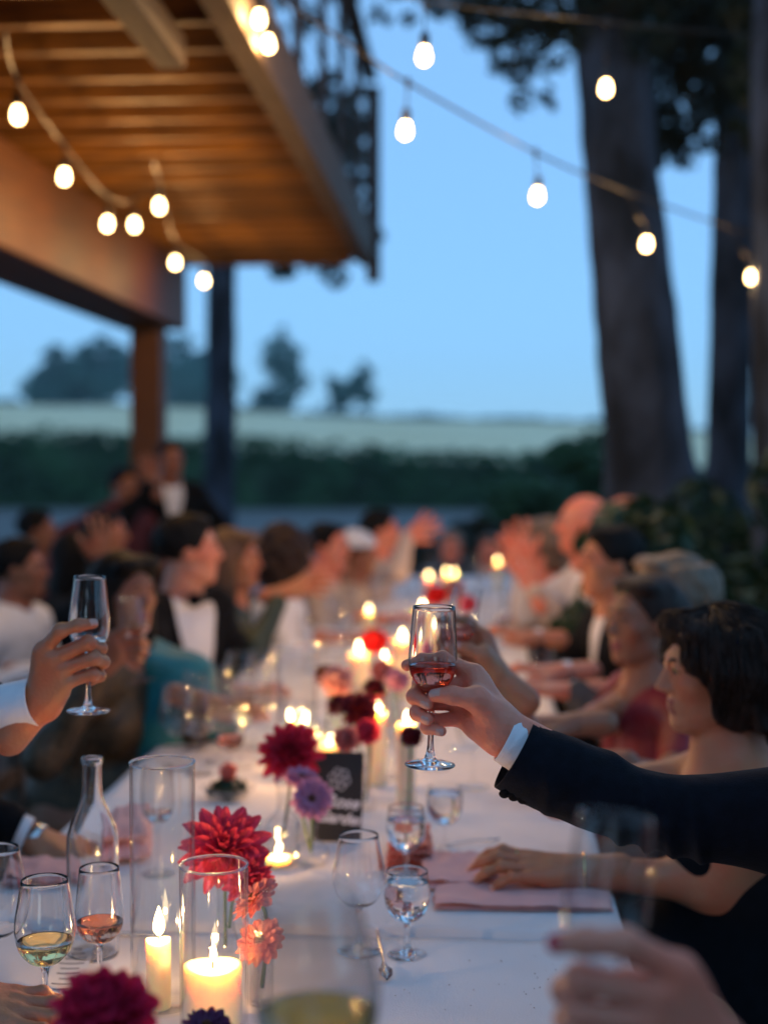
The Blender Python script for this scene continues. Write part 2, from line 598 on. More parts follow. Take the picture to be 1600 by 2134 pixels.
class Field:
    def __init__(self, prims, vox, extra=0.0):
        lo = np.min([prim_bounds(p)[0] for p in prims], axis=0) - 4 * vox - extra
        hi = np.max([prim_bounds(p)[1] for p in prims], axis=0) + 4 * vox + extra
        self.lo, self.v = lo, vox
        self.n = np.ceil((hi - lo) / vox).astype(int) + 1
        self.ax = [(lo[i] + vox * np.arange(self.n[i])).astype(np.float32) for i in range(3)]
        self.D = np.full(self.n, 10.0, np.float32)

    def sub(self, p, pad):
        a, b = prim_bounds(p)
        i0 = np.clip(np.floor((a - pad - self.lo) / self.v).astype(int), 0, self.n - 1)
        i1 = np.clip(np.ceil((b + pad - self.lo) / self.v).astype(int) + 1, 1, self.n)
        sl = tuple(slice(i0[i], i1[i]) for i in range(3))
        X = self.ax[0][sl[0]][:, None, None]
        Y = self.ax[1][sl[1]][None, :, None]
        Z = self.ax[2][sl[2]][None, None, :]
        return sl, prim_eval(p, X, Y, Z)

    def union(self, prims, D=None):
        D = self.D if D is None else D
        for p in prims:
            sl, d = self.sub(p, p[5] + 3 * self.v)
            D[sl] = smin(D[sl], d, p[5])
        return self

    def cut(self, prims):
        for p in prims:
            sl, d = self.sub(p, p[5] + 3 * self.v)
            D = self.D[sl]
            h = np.maximum(p[5] - np.abs(D + d), 0.0) / p[5]
            self.D[sl] = np.maximum(D, -d) + h * h * p[5] * 0.25
        return self

    def plane(self, pt, nrm):
        """Keep what lies behind the plane."""
        d = ((self.ax[0][:, None, None] - pt[0]) * nrm[0] + (self.ax[1][None, :, None] - pt[1]) * nrm[1] + (self.ax[2][None, None, :] - pt[2]) * nrm[2])
        self.D = np.maximum(self.D, d.astype(np.float32))
        return self

    def hollow(self, t):
        self.D = np.maximum(self.D, -(self.D + t))
        return self

    def surface(self):
        D = self.D
        S = D < 0
        nx, ny, nz = D.shape
        c = [S[i:nx - 1 + i, j:ny - 1 + j, k:nz - 1 + k] for i in (0, 1) for j in (0, 1) for k in (0, 1)]
        cnt = sum(x.astype(np.int8) for x in c)
        mix = (cnt > 0) & (cnt < 8)
        idx = np.argwhere(mix)
        N = len(idx)
        cid = np.full(mix.shape, -1, np.int64)
        cid[mix] = np.arange(N)
        off = [(i, j, k) for i in (0, 1) for j in (0, 1) for k in (0, 1)]
        vals = np.stack([D[idx[:, 0] + o[0], idx[:, 1] + o[1], idx[:, 2] + o[2]] for o in off], 1).astype(np.float64)
        acc = np.zeros((N, 3))
        num = np.zeros(N)
        for a in range(8):
            for b in range(a + 1, 8):
                df = [off[b][t] - off[a][t] for t in range(3)]
                if sum(abs(t) for t in df) != 1:
                    continue
                va, vb = vals[:, a], vals[:, b]
                cr = (va < 0) != (vb < 0)
                t = np.where(cr, va / np.where(cr, va - vb, 1), 0)
                pt = np.array(off[a], float)[None] + t[:, None] * np.array(df, float)[None]
                acc += pt * cr[:, None]
                num += cr
        V = (idx + acc / num[:, None]) * self.v + self.lo
        F = []
        for ax in range(3):
            sl0 = [slice(1, -1)] * 3
            sl0[ax] = slice(0, -1)
            sl1 = list(sl0)
            sl1[ax] = slice(1, None)
            A, B = S[tuple(sl0)], S[tuple(sl1)]
            e = np.argwhere(A != B)
            if not len(e):
                continue
            sgn = A[e[:, 0], e[:, 1], e[:, 2]]
            g = e.copy()
            for t in range(3):
                if t != ax:
                    g[:, t] += 1
            u, w = (ax + 1) % 3, (ax + 2) % 3
            def cell(du, dw):
                q = g.copy()
                q[:, u] -= du
                q[:, w] -= dw
                return cid[q[:, 0], q[:, 1], q[:, 2]]
            q = np.stack([cell(1, 1), cell(0, 1), cell(0, 0), cell(1, 0)], 1)
            q[~sgn] = q[~sgn][:, ::-1]
            F.append(q)
        F = np.concatenate(F) if F else np.zeros((0, 4), int)
        return V, F[(F >= 0).all(1)]


def wobble(V, amp, freq, seed=0.0):
    out = np.array(V, float)
    for i, v in enumerate(out):
        n = mnoise.noise_vector(Vector((v[0] * freq + seed, v[1] * freq, v[2] * freq)))
        out[i] = v + np.array(n) * amp
    return out


# ------------------------------------------------------------------ hands: x to the fingertips, y to the thumb side, z out of the palm
FINGER_R = [(0.0112, 0.0096, 0.0086, 0.0074), (0.0115, 0.0100, 0.0088, 0.0076), (0.0108, 0.0094, 0.0083, 0.0072), (0.0096, 0.0083, 0.0073, 0.0064)]
GRIP = dict(
    fingers=[[(.040, .066, -.020), (.080, .083, -.034), (.107, .080, -.033), (.125, .074, -.024)],
             [(.050, .050, -.023), (.106, .052, -.022), (.113, .037, .003), (.096, .030, .018)],
             [(.055, .031, -.021), (.104, .028, -.018), (.109, .017, .004), (.095, .011, .017)],
             [(.052, .011, -.017), (.092, .007, -.012), (.096, .000, .005), (.078, -.003, .016)]],
    thumb=[(.012, .016, .010), (.036, .037, .024), (.066, .042, .026), (.087, .041, .021)],
    stub=[(0, 0, 0), (-.06, -.030, -.002)])
REST = dict(
    fingers=[[(.088, .030, -.006), (.130, .038, -.014), (.154, .041, -.004), (.172, .043, .010)],
             [(.092, .008, -.008), (.138, .010, -.016), (.165, .010, -.004), (.184, .010, .011)],
             [(.088, -.014, -.007), (.130, -.018, -.014), (.156, -.020, -.003), (.174, -.021, .011)],
             [(.080, -.034, -.004), (.112, -.043, -.009), (.130, -.047, .000), (.145, -.049, .010)]],
    thumb=[(.020, .022, .008), (.054, .050, .014), (.085, .060, .014), (.108, .062, .012)],
    stub=[(0, 0, 0), (-.07, 0, -.004)])
OPEN = dict(
    fingers=[[(.088, .032, -.004), (.130, .046, -.004), (.154, .054, .002), (.174, .060, .010)],
             [(.092, .010, -.004), (.138, .014, -.004), (.165, .016, .003), (.186, .017, .012)],
             [(.088, -.012, -.004), (.131, -.018, -.003), (.157, -.023, .004), (.176, -.027, .013)],
             [(.080, -.032, -.002), (.113, -.046, .000), (.132, -.054, .006), (.147, -.060, .014)]],
    thumb=[(.020, .024, .008), (.052, .056, .018), (.078, .076, .018), (.098, .090, .014)],
    stub=[(0, 0, 0), (-.07, 0, -.004)])
_hand_cache = {}


def hand_geo(kind, vox):
    key = (kind, vox)
    if key in _hand_cache:
        return _hand_cache[key]
    H = {'grip': GRIP, 'rest': REST, 'open': OPEN}[kind]
    mcp = [np.array(f[0]) for f in H['fingers']]
    th = [np.array(t) for t in H['thumb']]
    palm = [prim_cap(H['stub'][0], H['stub'][1], .0255, .0275, .02)]
    for i, m in enumerate(mcp):
        palm.append(prim_cap(np.array((.006, .012 - .008 * i, 0)), m, .0185, .0122 - .0007 * i, .012))
    palm.append(prim_cap(th[0], th[1], .0185, .0135, .014))                     # ball of the thumb
    palm.append(prim_cap((.012, -.006, .006), 0.65 * mcp[3] + np.array((.002, -.004, .006)), .0150, .0115, .014))
    palm.append(prim_cap(th[1] * .8 + mcp[0] * .2, mcp[0] * .85 + np.array((0, 0, .004)), .008, .007, .016))
    chains, nails = [], []
    for i, f in enumerate(H['fingers']):
        r = FINGER_R[i]
        f = [np.array(x) for x in f]
        chains.append([prim_cap(f[j], f[j + 1], r[j], r[j + 1], .004) for j in range(3)] +
                      [prim_cap(f[1], f[1] + 1e-4, r[1] * 1.07, r[1] * 1.07, .005), prim_cap(f[2], f[2] + 1e-4, r[2] * 1.05, r[2] * 1.05, .005)])
        d = f[3] - f[2]
        d /= np.linalg.norm(d)
        bend = (f[2] - f[1]) / np.linalg.norm(f[2] - f[1]) - d                    # points to the outside of the curl
        nrm = bend - d * (bend @ d)
        if np.linalg.norm(nrm) < 1e-3:
            nrm = np.array((0, 0, -1.0))
        nrm /= np.linalg.norm(nrm)
        nails.append((f[3] + d * .002, d, nrm, r[3]))
    r = (.0135, .0128, .0112, .0085)
    chains.append([prim_cap(th[j], th[j + 1], r[j], r[j + 1], .005) for j in range(3)])
    d = (th[3] - th[2]) / np.linalg.norm(th[3] - th[2])
    nn = np.array((0, .6, .8)) if kind == 'grip' else np.array((0, .5, -.8))
    nn = nn - d * (nn @ d)
    nails.append((th[3], d, nn / np.linalg.norm(nn), r[3]))
    allp = palm + [p for c in chains for p in c]
    fld = Field(allp, vox)
    base = np.full_like(fld.D, 10.0)
    fld.union(palm, base)
    tot = None
    for c in chains:
        g = np.full_like(fld.D, 10.0)
        fld.union(c, g)
        g = smin(base, g, .009)
        tot = g if tot is None else smin(tot, g, .0022)
    fld.D = tot
    V, F = fld.surface()
    C = V[F].mean(1)
    mi = np.zeros(len(F), int)
    for q, d, nrm, rr in nails:
        w = C - q
        a, b = w @ d, w @ nrm
        s = np.linalg.norm(w - np.outer(a, d) - np.outer(b, nrm), axis=1)
        mi[(a > -rr * 1.0) & (a < rr * .85) & (b > rr * .45) & (b < rr * 1.5) & (s < rr * .72)] = 4
    _hand_cache[key] = (V, F, mi)
    return _hand_cache[key]


def hand_matrix(wrist, xdir, palm, right=True, roll_up=None):
    x = np.array(xdir, float)
    x /= np.linalg.norm(x)
    z = np.array(palm, float)
    z = z - x * (x @ z)
    z /= np.linalg.norm(z)
    y = np.cross(x, z) if right else np.cross(z, x)
    m = np.eye(4)
    m[:3, 0], m[:3, 1], m[:3, 2], m[:3, 3] = x, y, z, np.array(wrist, float)
    return m


# ------------------------------------------------------------------ heads (right, front, up about the middle of the skull)
def head_prims(sex, B, c, sc=1.0):
    """B: 3x3 whose columns are the head's right, front and up axes."""
    def w(p):
        return c + B @ (np.array(p, float) * sc)
    def e(p, r, k):
        return prim_ell(w(p), np.array(r) * sc, B, k)
    def cp(a, b, r1, r2, k):
        return prim_cap(w(a), w(b), r1 * sc, r2 * sc, k)
    jw = 0.052 if sex == 'm' else 0.045
    add = [e((0, -.018, .028), (.075, .096, .088), .02),
           e((0, .026, -.022), (.061, .064, .088), .03),
           e((0, .034, -.074), (jw, .050, .034), .025),
           e((0, .074, -.101), (.019, .016, .015), .02),
           cp((-.046, .01, -.072), (-.02, .06, -.1), .017, .014, .02), cp((.046, .01, -.072), (.02, .06, -.1), .017, .014, .02),
           cp((-.036, .075, .030), (-.012, .083, .027), .010, .010, .015), cp((.036, .075, .030), (.012, .083, .027), .010, .010, .015),
           e((-.040, .058, -.022), (.021, .022, .02), .02), e((.040, .058, -.022), (.021, .022, .02), .02)]
    det = [cp((0, .086, .016), (0, .110, -.024), .0075, .0105, .010),
           e((-.0115, .098, -.030), (.0085, .011, .008), .006), e((.0115, .098, -.030), (.0085, .011, .008), .006),
           cp((-.017, .084, -.058), (.017, .084, -.058), .0072, .0072, .008), cp((0, .091, -.057), (0, .0915, -.057), .0065, .0065, .008),
           cp((-.014, .083, -.070), (.014, .083, -.070), .0082, .0082, .008),
           e((-.0755, -.008, -.006), (.007, .019, .030), .006), e((.0755, -.008, -.006), (.007, .019, .030), .006)]
    cut = [e((-.031, .099, .010), (.017, .019, .012), .012), e((.031, .099, .010), (.017, .019, .012), .012),
           cp((-.020, .098, -.0645), (.020, .098, -.0645), .0028, .0028, .004)]
    lid = [e((-.031, .0745, .0135), (.0170, .0170, .0105), .004), e((.031, .0745, .0135), (.0170, .0170, .0105), .004), e((-.031, .0740, .0005), (.0160, .0160, .0075), .004), e((.031, .0740, .0005), (.0160, .0160, .0075), .004)]
    return add + det, cut, lid


def hair_prims(style, B, c, sc=1.0):
    def w(p):
        return c + B @ (np.array(p, float) * sc)
    def e(p, r, k=.02):
        return prim_ell(w(p), np.array(r) * sc, B, k)
    if style == 'short':
        return [e((0, -.024, .036), (.084, .104, .093)), e((0, .030, .098), (.056, .045, .022))], [e((0, .098, -.022), (.090, .078, .098)), e((0, .0, -.11), (.2, .3, .07))]
    if style == 'bald':
        return [e((0, -.045, -.012), (.083, .078, .045))], [e((0, .09, -.01), (.1, .09, .11))]
    if style == 'bob':
        prs = [e((0, -.028, .032), (.090, .108, .096)), e((-.070, -.030, -.030), (.034, .074, .085)), e((.070, -.030, -.030), (.034, .074, .085)), e((0, -.082, -.045), (.084, .055, .095)),
               e((.030, .058, .092), (.052, .034, .024)), e((-.045, .050, .086), (.042, .034, .028))]
        rr = random.Random(4)
        for i in range(46):                                                 # wavy locks from the crown to the jaw
            th = R(-240 + 300 * (i + rr.random()) / 46)
            a, b_ = .098 + rr.uniform(-.006, .012), .112 + rr.uniform(-.006, .012)
            ph, zb = rr.uniform(0, 6), rr.uniform(-.145, -.085)
            if abs(math.cos(th)) > .75 and math.sin(th) > -.2:
                zb = rr.uniform(-.105, -.070)
            if math.sin(th) > -.12:
                zb = rr.uniform(-.045, -.015)
            pts = []
            for t in np.linspace(0, 1, 6):
                z = .074 * (1 - t) + zb * t
                q = math.sqrt(max(.15, 1 - max(0, (z - .0) / .135) ** 2))
                w_ = .10 * math.sin(t * 7 + ph)
                pts.append((a * q * math.cos(th + w_) * (1 + .06 * math.sin(t * 8 + ph)), -.030 + b_ * q * math.sin(th + w_), z))
            for k in range(5):
                prs.append(prim_cap(w(pts[k]), w(pts[k + 1]), (.017 - .001 * k) * sc, (.016 - .001 * k) * sc, .008))
        return prs, [e((0, .112, -.036), (.071, .090, .092)), e((0, .16, .02), (.055, .09, .06)), e((-.06, .085, -.05), (.045, .055, .055)), e((.06, .085, -.05), (.045, .055, .055))]
    if style == 'long':
        return ([e((0, -.026, .034), (.093, .110, .097)), e((-.076, -.030, -.10), (.034, .066, .18)), e((.076, -.030, -.10), (.034, .066, .18)),
                 e((0, -.085, -.14), (.105, .055, .23)), e((.03, .060, .088), (.050, .036, .028)), e((-.035, .056, .090), (.045, .036, .028))],
                [e((0, .112, -.04), (.066, .100, .112))])
    if style == 'curly':
        out = []
        for i in range(44):
            a = i * 2.39996
            z = 1 - 2 * (i + .5) / 44
            r = math.sqrt(1 - z * z)
            out.append(e((.105 * r * math.cos(a), -.035 + .115 * r * math.sin(a), .035 + .125 * z - .03), (.042, .042, .042), .02))
        out.append(e((0, -.04, .03), (.10, .11, .11)))
        return out, [e((0, .122, -.04), (.070, .098, .108))]
    if style == 'updo':
        return ([e((0, -.026, .035), (.085, .106, .094)), e((0, -.120, .02), (.050, .045, .050)), e((.028, .022, .092), (.050, .042, .018)), e((-.03, .020, .092), (.05, .042, .018))],
                [e((0, .104, -.020), (.090, .078, .106)), e((0, 0.02, -.12), (.2, .3, .08))])
    return None


# ------------------------------------------------------------------ people
def nrm(v):
    v = np.array(v, float)
    return v / np.linalg.norm(v)


def frame_of(yaw, pitch=0.0, roll=0.0):
    """Columns right, front, up for a facing direction (degrees about Z from +X)."""
    a, p, q = R(yaw), R(pitch), R(roll)
    f = np.array((math.cos(a) * math.cos(p), math.sin(a) * math.cos(p), math.sin(p)))
    r = np.cross(f, (0, 0, 1))
    r /= np.linalg.norm(r)
    u = np.cross(r, f)
    r, u = r * math.cos(q) + u * math.sin(q), u * math.cos(q) - r * math.sin(q)
    return np.stack([r, f, u], 1)


def elbow(S, W, hint, l1, l2):
    d = W - S
    L = np.linalg.norm(d)
    if L > (l1 + l2) * .995:
        k = L / (l1 + l2) * 1.004
        l1, l2 = l1 * k, l2 * k
    a = (l1 * l1 - l2 * l2 + L * L) / (2 * L)
    h = math.sqrt(max(0, l1 * l1 - a * a))
    d = d / L
    n = hint - d * (hint @ d)
    n /= np.linalg.norm(n)
    return S + d * a + n * h


def person(label, head, yaw, face=None, pitch=0, roll=0, sex='f', sk='skin_tan', hair='long', hmat='hair_dark', outfit='dress', cloth='black_wool',
           R_arm=None, L_arm=None, lean=0.10, stand=False, vox=.011, sc=.94, width=1.0, group=None, under='white_cotton', bow=False, sleeves=1.0,
           hand_vox=.004, neck_skin=True, twist=0.0, shirt_front=True, hip_side=0.0, jfrac=.97, jfrac_r=None, straight=False, vneck=(.088, .012)):
    """head: world position of the middle of the skull.  Arms: (wrist, hand kind, finger direction, palm direction)."""
    H = np.array(head, float)
    face = yaw if face is None else face
    Bt = frame_of(yaw)
    Bh = frame_of(face, pitch, roll)
    r, f = Bt[:, 0], Bt[:, 1]
    up = np.array((0, 0, 1.0))
    hipz = .93 if stand else .56
    hip = np.array((H[0], H[1], hipz)) - f * (lean + .03) + r * hip_side
    neck = H + Bh @ np.array((0, -.030, -.13)) * .5 + np.array((0, 0, -.13)) * .5 + f * -.012
    chest_top = neck - np.array((0, 0, .055)) - f * .012
    ax = nrm(chest_top - hip)
    tl = np.linalg.norm(chest_top - hip)
    sw = (.182 if sex == 'm' else .158) * width
    rt = nrm(r - ax * (r @ ax))
    ft = np.cross(ax, rt) * 1.0
    if ft @ f < 0:
        ft = -ft
    Btor = np.stack([rt, ft, ax], 1)
    mid = hip + ax * tl * .66
    SR, SL = chest_top - ax * .035 + rt * sw, chest_top - ax * .035 - rt * sw
    arms = {}
    for side, S, A in (('R', SR, R_arm), ('L', SL, L_arm)):
        s = 1 if side == 'R' else -1
        if A is None:
            W = hip + f * (.27 if not stand else .10) + rt * s * (.15 if not stand else .27) + up * (.12 if not stand else -.06)
            A = (W, 'rest', f * .8 - rt * s * .4 if not stand else -up + f * .1, -up if not stand else -rt * s)
        W = np.array(A[0], float)
        hint = -up * .8 + rt * s * .7 - f * .2
        if len(A) > 4:
            hint = np.array(A[4], float)
        L_ = np.linalg.norm(W - S)
        E = elbow(S, W, hint, .285, .255) if not (straight and side == 'R') else elbow(S, W, hint, L_ * .53, L_ * .478)
        if len(A) > 5:
            E = np.array(A[5], float)
        arms[side] = (S, E, W, A)

    def torso(i, k=.05):
        cw = (.155 if sex == 'm' else .135) * width
        out = [prim_ell(hip + ax * .02, (.165 * width + i, .115 + i, .12 + i), Btor, k),
               prim_ell(hip + ax * tl * .42, ((.128 if sex == 'f' else .148) * width + i, .095 * width + i, .20 + i), Btor, .08),
               prim_ell(mid, (cw + i, .105 * width + i, .19 + i), Btor, .08),
               prim_cap(SR - rt * .02, SL + rt * .02, .052 + i, .052 + i, .06)]
        if sex == 'f':
            out += [prim_ell(mid + ft * .075 - ax * .01 + rt * .062, (.062 + i, .058 + i, .062 + i), Btor, .03),
                    prim_ell(mid + ft * .075 - ax * .01 - rt * .062, (.062 + i, .058 + i, .062 + i), Btor, .03)]
        return out

    def limbs(i, lo=0.0):
        out = []
        for s in (1, -1):
            hj = hip + rt * s * .09
            if stand:
                kn, an = hj + f * .03 - up * .43, hj - up * .86
                fo = an + f * .12 - up * .03
            else:
                kn = hj + f * .42 + up * -.03 + rt * s * .05
                an = np.array((kn[0], kn[1], .08)) - f * .02
                fo = an + f * .13 - up * .04
            out += [prim_cap(hj, kn, .078 + i, .056 + i, .05), prim_cap(kn, an, .054 + i, .037 + i, .03)]
            if lo == 0:
                out.append(prim_cap(an, fo, .036 + i, .030 + i, .02))
        return out

    def sleeve(side, i, frac=1.0):
        S, E, W, A = arms[side]
        if straight and side == 'R' and i == 0:                             # a lean arm well inside its sleeve
            return [prim_cap(S, E, .036, .026, .03), prim_cap(E, W, .026, .0255, .02)]
        a0, a1, a2 = (.055, .042, .0265) if sex == 'm' else (.044, .036, .026)
        out = [prim_cap(S, E if frac >= .5 else S + (E - S) * frac * 2, a0 + i, a1 + i, .05)]
        if frac > .5:
            q = (frac - .5) * 2
            out.append(prim_cap(E, E + (W - E) * q, a1 + i, a1 + (a2 - a1) * q + i * .8, .03))
        return out

    hp, hc, lid = head_prims(sex, Bh, H, sc)
    fld_prims = torso(0) + limbs(0) + sleeve('R', 0) + sleeve('L', 0)
    nk = [prim_cap(H + Bh @ np.array((0, -.022, -.075)) * sc, neck, .050 if sex == 'f' else .058, .050 if sex == 'f' else .060, .03),
          prim_cap(neck, chest_top - ax * .02, .056, .072, .05)]
    fl = Field(fld_prims + nk + hp, vox)
    fl.union(fld_prims + nk + hp).cut(hc).union(lid)
    V, F = fl.surface()
    g = Geo()
    mi = np.zeros(len(F), int)
    C = (V[F].mean(1) - H) @ Bh / sc
    mi[(np.abs(C[:, 0]) < .021) & (C[:, 1] > .076) & (C[:, 2] > -.079) & (C[:, 2] < -.052)] = 1
    g.V, g.F, g.I = [tuple(v) for v in V], [tuple(q) for q in F], list(mi)
    for s in (-1, 1):                                                       # eyes and brows
        ev, ef = lathe_geo([(0, -.0118), (.006, -.0102), (.0102, -.006), (.0118, 0), (.0102, .006), (.006, .0102), (0, .0118)], 14)
        ev = np.array(ev)
        ei = [3 if np.linalg.norm(np.mean([ev[q] for q in qd], 0)[:2]) < .0062 and np.mean([ev[q][2] for q in qd]) > 0 else 2 for qd in ef]
        wv = ev[:, [0, 2, 1]] * np.array((1, 1, -1)) + np.array((s * .031, .0785, .0095))
        n = len(g.V)
        g.V.extend([tuple(H + Bh @ (p * sc)) for p in wv])
        g.F.extend([tuple(i + n for i in q) for q in ef])
        g.I.extend(ei)
        bv, bf = tube_geo([H + Bh @ (np.array(p) * sc) for p in ((s * .012, .0925, .026), (s * .028, .0915, .033), (s * .046, .075, .028))], [.0028 * sc, .0034 * sc, .0016 * sc], 6)
        g.add(bv, bf, 5)
        bv, bf = tube_geo([H + Bh @ (np.array(p) * sc) for p in ((s * .017, .0895, .0105), (s * .030, .0930, .0125), (s * .046, .0800, .0085))], [.0012 * sc, .0017 * sc, .0010 * sc], 5)
        g.add(bv, bf, 5)
    mats_ = {}
    for side in 'RL':
        S, E, W, A = arms[side]
        hm = hand_matrix(W, A[2], A[3], side == 'R')
        mats_[side] = hm
        hv, hf, hi = hand_geo(A[1], hand_vox)
        wv = hv @ hm[:3, :3].T + hm[:3, 3]
        hf2 = hf if np.linalg.det(hm[:3, :3]) > 0 else hf[:, ::-1]
        n = len(g.V)
        g.V.extend([tuple(p) for p in wv])
        g.F.extend([tuple(int(i) + n for i in q) for q in hf2])
        g.I.extend(list(hi))
    org = np.array((hip[0], hip[1], 0.0))
    g.V = [tuple(np.array(v) - org) for v in g.V]
    nail = M['nail_red'] if A[1] == 'red' else M['nail']
    me = g.mesh('person', [M[sk], M['lip'] if sex == 'f' else M[sk], M['eye_white'], M['iris'], nail, M['brow']])
    po = obj('person', me, None, org)
    tag(po, label, 'person', group)

    def child(name, V, F, m):
        c = obj(name, mesh_np(name, V - org, F, M[m] if isinstance(m, str) else m), po)
        return c

    hs = hair_prims(hair, Bh, H, sc)
    if hair == 'cap':
        prs = [prim_ell(H + Bh @ np.array((0, -.015, .045)), (.095, .112, .088), Bh, .01)]
        fl = Field(prs, vox * .7).union(prs).plane(H + Bh @ np.array((0, 0, .045)), -Bh[:, 2]).hollow(.012)
        child('cap', *fl.surface(), hmat)
        hs = hair_prims('short', Bh, H, sc)
        hmat = 'hair_dark'
    if hs:
        fl = Field(hs[0], vox * .7).union(hs[0]).cut(hs[1])
        v, q = fl.surface()
        v = wobble(v, .010 if hair == 'curly' else .005, 24, 3.1)
        child('hair', v, q, hmat)
    cv = vox * .8
    if outfit in ('suit', 'jacket'):
        if outfit == 'suit':
            pr = torso(.010) + [prim_cap(neck - up * .035, neck + up * .012, .066, .062, .02)]
            fl = Field(pr, cv).union(pr)
            child('shirt', *fl.surface(), under)
        pr = torso(.024) + sleeve('R', .016, jfrac if jfrac_r is None else jfrac_r) + sleeve('L', .016, jfrac)
        v_top, v_bot = chest_top + ft * .11, hip + ax * tl * .42 + ft * .16
        cutp = [prim_cap(v_top + ax * .06, v_bot, vneck[0], vneck[1], .01), prim_cap(neck - up * .04, neck + up * .08, .072, .090, .02)]
        fl = Field(pr, cv).union(pr)
        if outfit == 'suit':
            fl.cut(cutp)
        v, q = fl.surface()
        v = wobble(v, .009, 11, 1.7)
        child('jacket', v, q, cloth)
        for side in 'RL':
            S, E, W, A = arms[side]
            d = nrm(W - E)
            pr2 = [prim_cap(W - d * .05, W - d * .004, .034, .0335, .01)]
            child('shirt_cuff', *Field(pr2, .006).union(pr2).surface(), 'white_cotton')
        pr = limbs(.016, 1) + torso(.016)[:1]
        child('trousers', *Field(pr, cv * 1.2).union(pr).surface(), cloth)
        if bow:
            b0 = neck - up * .030 + f * .098
            pr = [prim_ell(b0, (.014, .012, .015), Bt, .01), prim_cap(b0 + rt * .012, b0 + rt * .056, .010, .025, .01), prim_cap(b0 - rt * .012, b0 - rt * .056, .010, .025, .01)]
            child('bow_tie', *Field(pr, .006).union(pr).surface(), 'black_wool')
    elif outfit == 'shirt':
        pr = torso(.016) + sleeve('R', .013, sleeves) + sleeve('L', .013, sleeves) + [prim_cap(neck - up * .04, neck, .066, .062, .02)]
        v, q = Field(pr, cv).union(pr).surface()
        child('shirt', wobble(v, .008, 12, 5.2), q, cloth)
        pr = limbs(.016, 1) + torso(.014)[:1]
        child('trousers', *Field(pr, cv * 1.2).union(pr).surface(), 'black_wool')
    elif outfit in ('dress', 'vdress', 'strapless'):
        pr = torso(.013)
        if outfit != 'strapless':
            pr = pr + sleeve('R', .011, sleeves) + sleeve('L', .011, sleeves)
        pr = pr + [prim_cap(hip + f * .05, hip + f * .36 + up * .0, .15, .14, .06)] if not stand else pr + [prim_cap(hip, hip - up * .5, .17, .22, .06)]
        fl = Field(pr, cv).union(pr)
        if outfit == 'strapless':
            fl.plane(mid + ax * .055, ax)
        else:
            fl.cut([prim_cap(neck - up * .03, neck + up * .08, .075, .10, .02)])
            if outfit == 'vdress':
                fl.cut([prim_cap(chest_top + ft * .10 + ax * .05, mid + ft * .16 + ax * .0, .060, .012, .01)])
        v, q = fl.surface()
        child('dress', wobble(v, .008, 12, 2.2), q, cloth)
    po['hands'] = 2
    del po['hands']
    return po, mats_, arms, dict(neck=neck, mid=mid, hip=hip, ft=ft, rt=rt, ax=ax, f=f, org=org)


def arr(v):
    return np.array(v[:], float)


# ------------------------------------------------------------------ glassware
def cr(pts, n=5):
    return [tuple(max(0, q) if i == 0 else q for i, q in enumerate(p)) for p in smooth_path(pts, n)]


def wine_glass_profile(h, rim, bowl, stem_h, foot, zmax, t=.0011):
    """Outer wall from foot up, rim, inner wall down."""
    b0 = stem_h
    out = [(0, 0), (foot * .96, 0), (foot, .0012), (foot * .97, .0024)]
    out += cr([(foot * .75, .0036), (foot * .32, .0062), (.0062, .013), (.0040, .026), (.0036, stem_h * .6), (.0042, stem_h * .9), (.0075, b0 + .004)], 3)
    bowlp = [(.0075, b0 + .004), (bowl * .52, b0 + (zmax - b0) * .18), (bowl * .86, b0 + (zmax - b0) * .52), (bowl, zmax), (bowl * .97 + rim * .03, zmax + (h - zmax) * .25), ((bowl + rim * 1.2) / 2.2, zmax + (h - zmax) * .65), (rim, h)]
    o = cr(bowlp, 5)
    out += o[1:]
    inn = [(max(0, r - t), z + (t * 1.5 if z < b0 + .012 else 0)) for r, z in reversed(o)]
    out += [(rim - t * .5, h + t * .4)] + inn[:-1] + [(0, b0 + .0075)]
    return out, inn


_gl = {}
GLASS_KINDS = {
    #            h     rim   bowl  stem  foot  zmax
    'tulip': (.198, .0262, .0298, .088, .0315, .128),
    'narrow': (.198, .0222, .0292, .088, .0315, .120),
    'white': (.200, .0300, .0390, .085, .0360, .130),
    'red':   (.205, .0330, .0450, .075, .0380, .125),
    'small': (.128, .0310, .0345, .048, .0300, .088),
    'rose':  (.185, .0270, .0330, .078, .0320, .112),
}


def glass_mesh(kind, mname, seg=36):
    key = (kind, mname, seg)
    if key not in _gl:
        pr, inn = wine_glass_profile(*GLASS_KINDS[kind])
        V, F = lathe_geo(pr, seg)
        _gl[key] = fill_normals(mesh_np('wine_glass', V, F, M[mname]))
    return _gl[key]


def wine_mesh(kind, level, mname, seg=36, tilt=(0.0, 0.0)):
    """The liquid: the inner wall up to a height above the foot, its face level in the world."""
    key = ('w', kind, level, mname, seg, tilt)
    if key not in _gl:
        pr, inn = wine_glass_profile(*GLASS_KINDS[kind])
        inn = sorted(inn, key=lambda p: p[1])
        body = [(0, GLASS_KINDS[kind][3] + .0072)]
        for r, z in inn:
            if z <= GLASS_KINDS[kind][3] + .0075:
                continue
            if z > level:
                break
            body.append((max(0, r + .0003), z))
        r_l = np.interp(level, [p[1] for p in inn], [p[0] for p in inn]) + .0003
        body += [(r_l, level), (r_l * .97, level - .0004), (r_l * .5, level - .0006), (0, level - .0006)]
        V, F = lathe_geo(body, seg)
        V = [(x, y, z + ((x * tilt[0] + y * tilt[1]) if z > level - .004 else 0)) for x, y, z in V]
        _gl[key] = fill_normals(mesh_np('wine', V, F, M[mname]))
    return _gl[key]


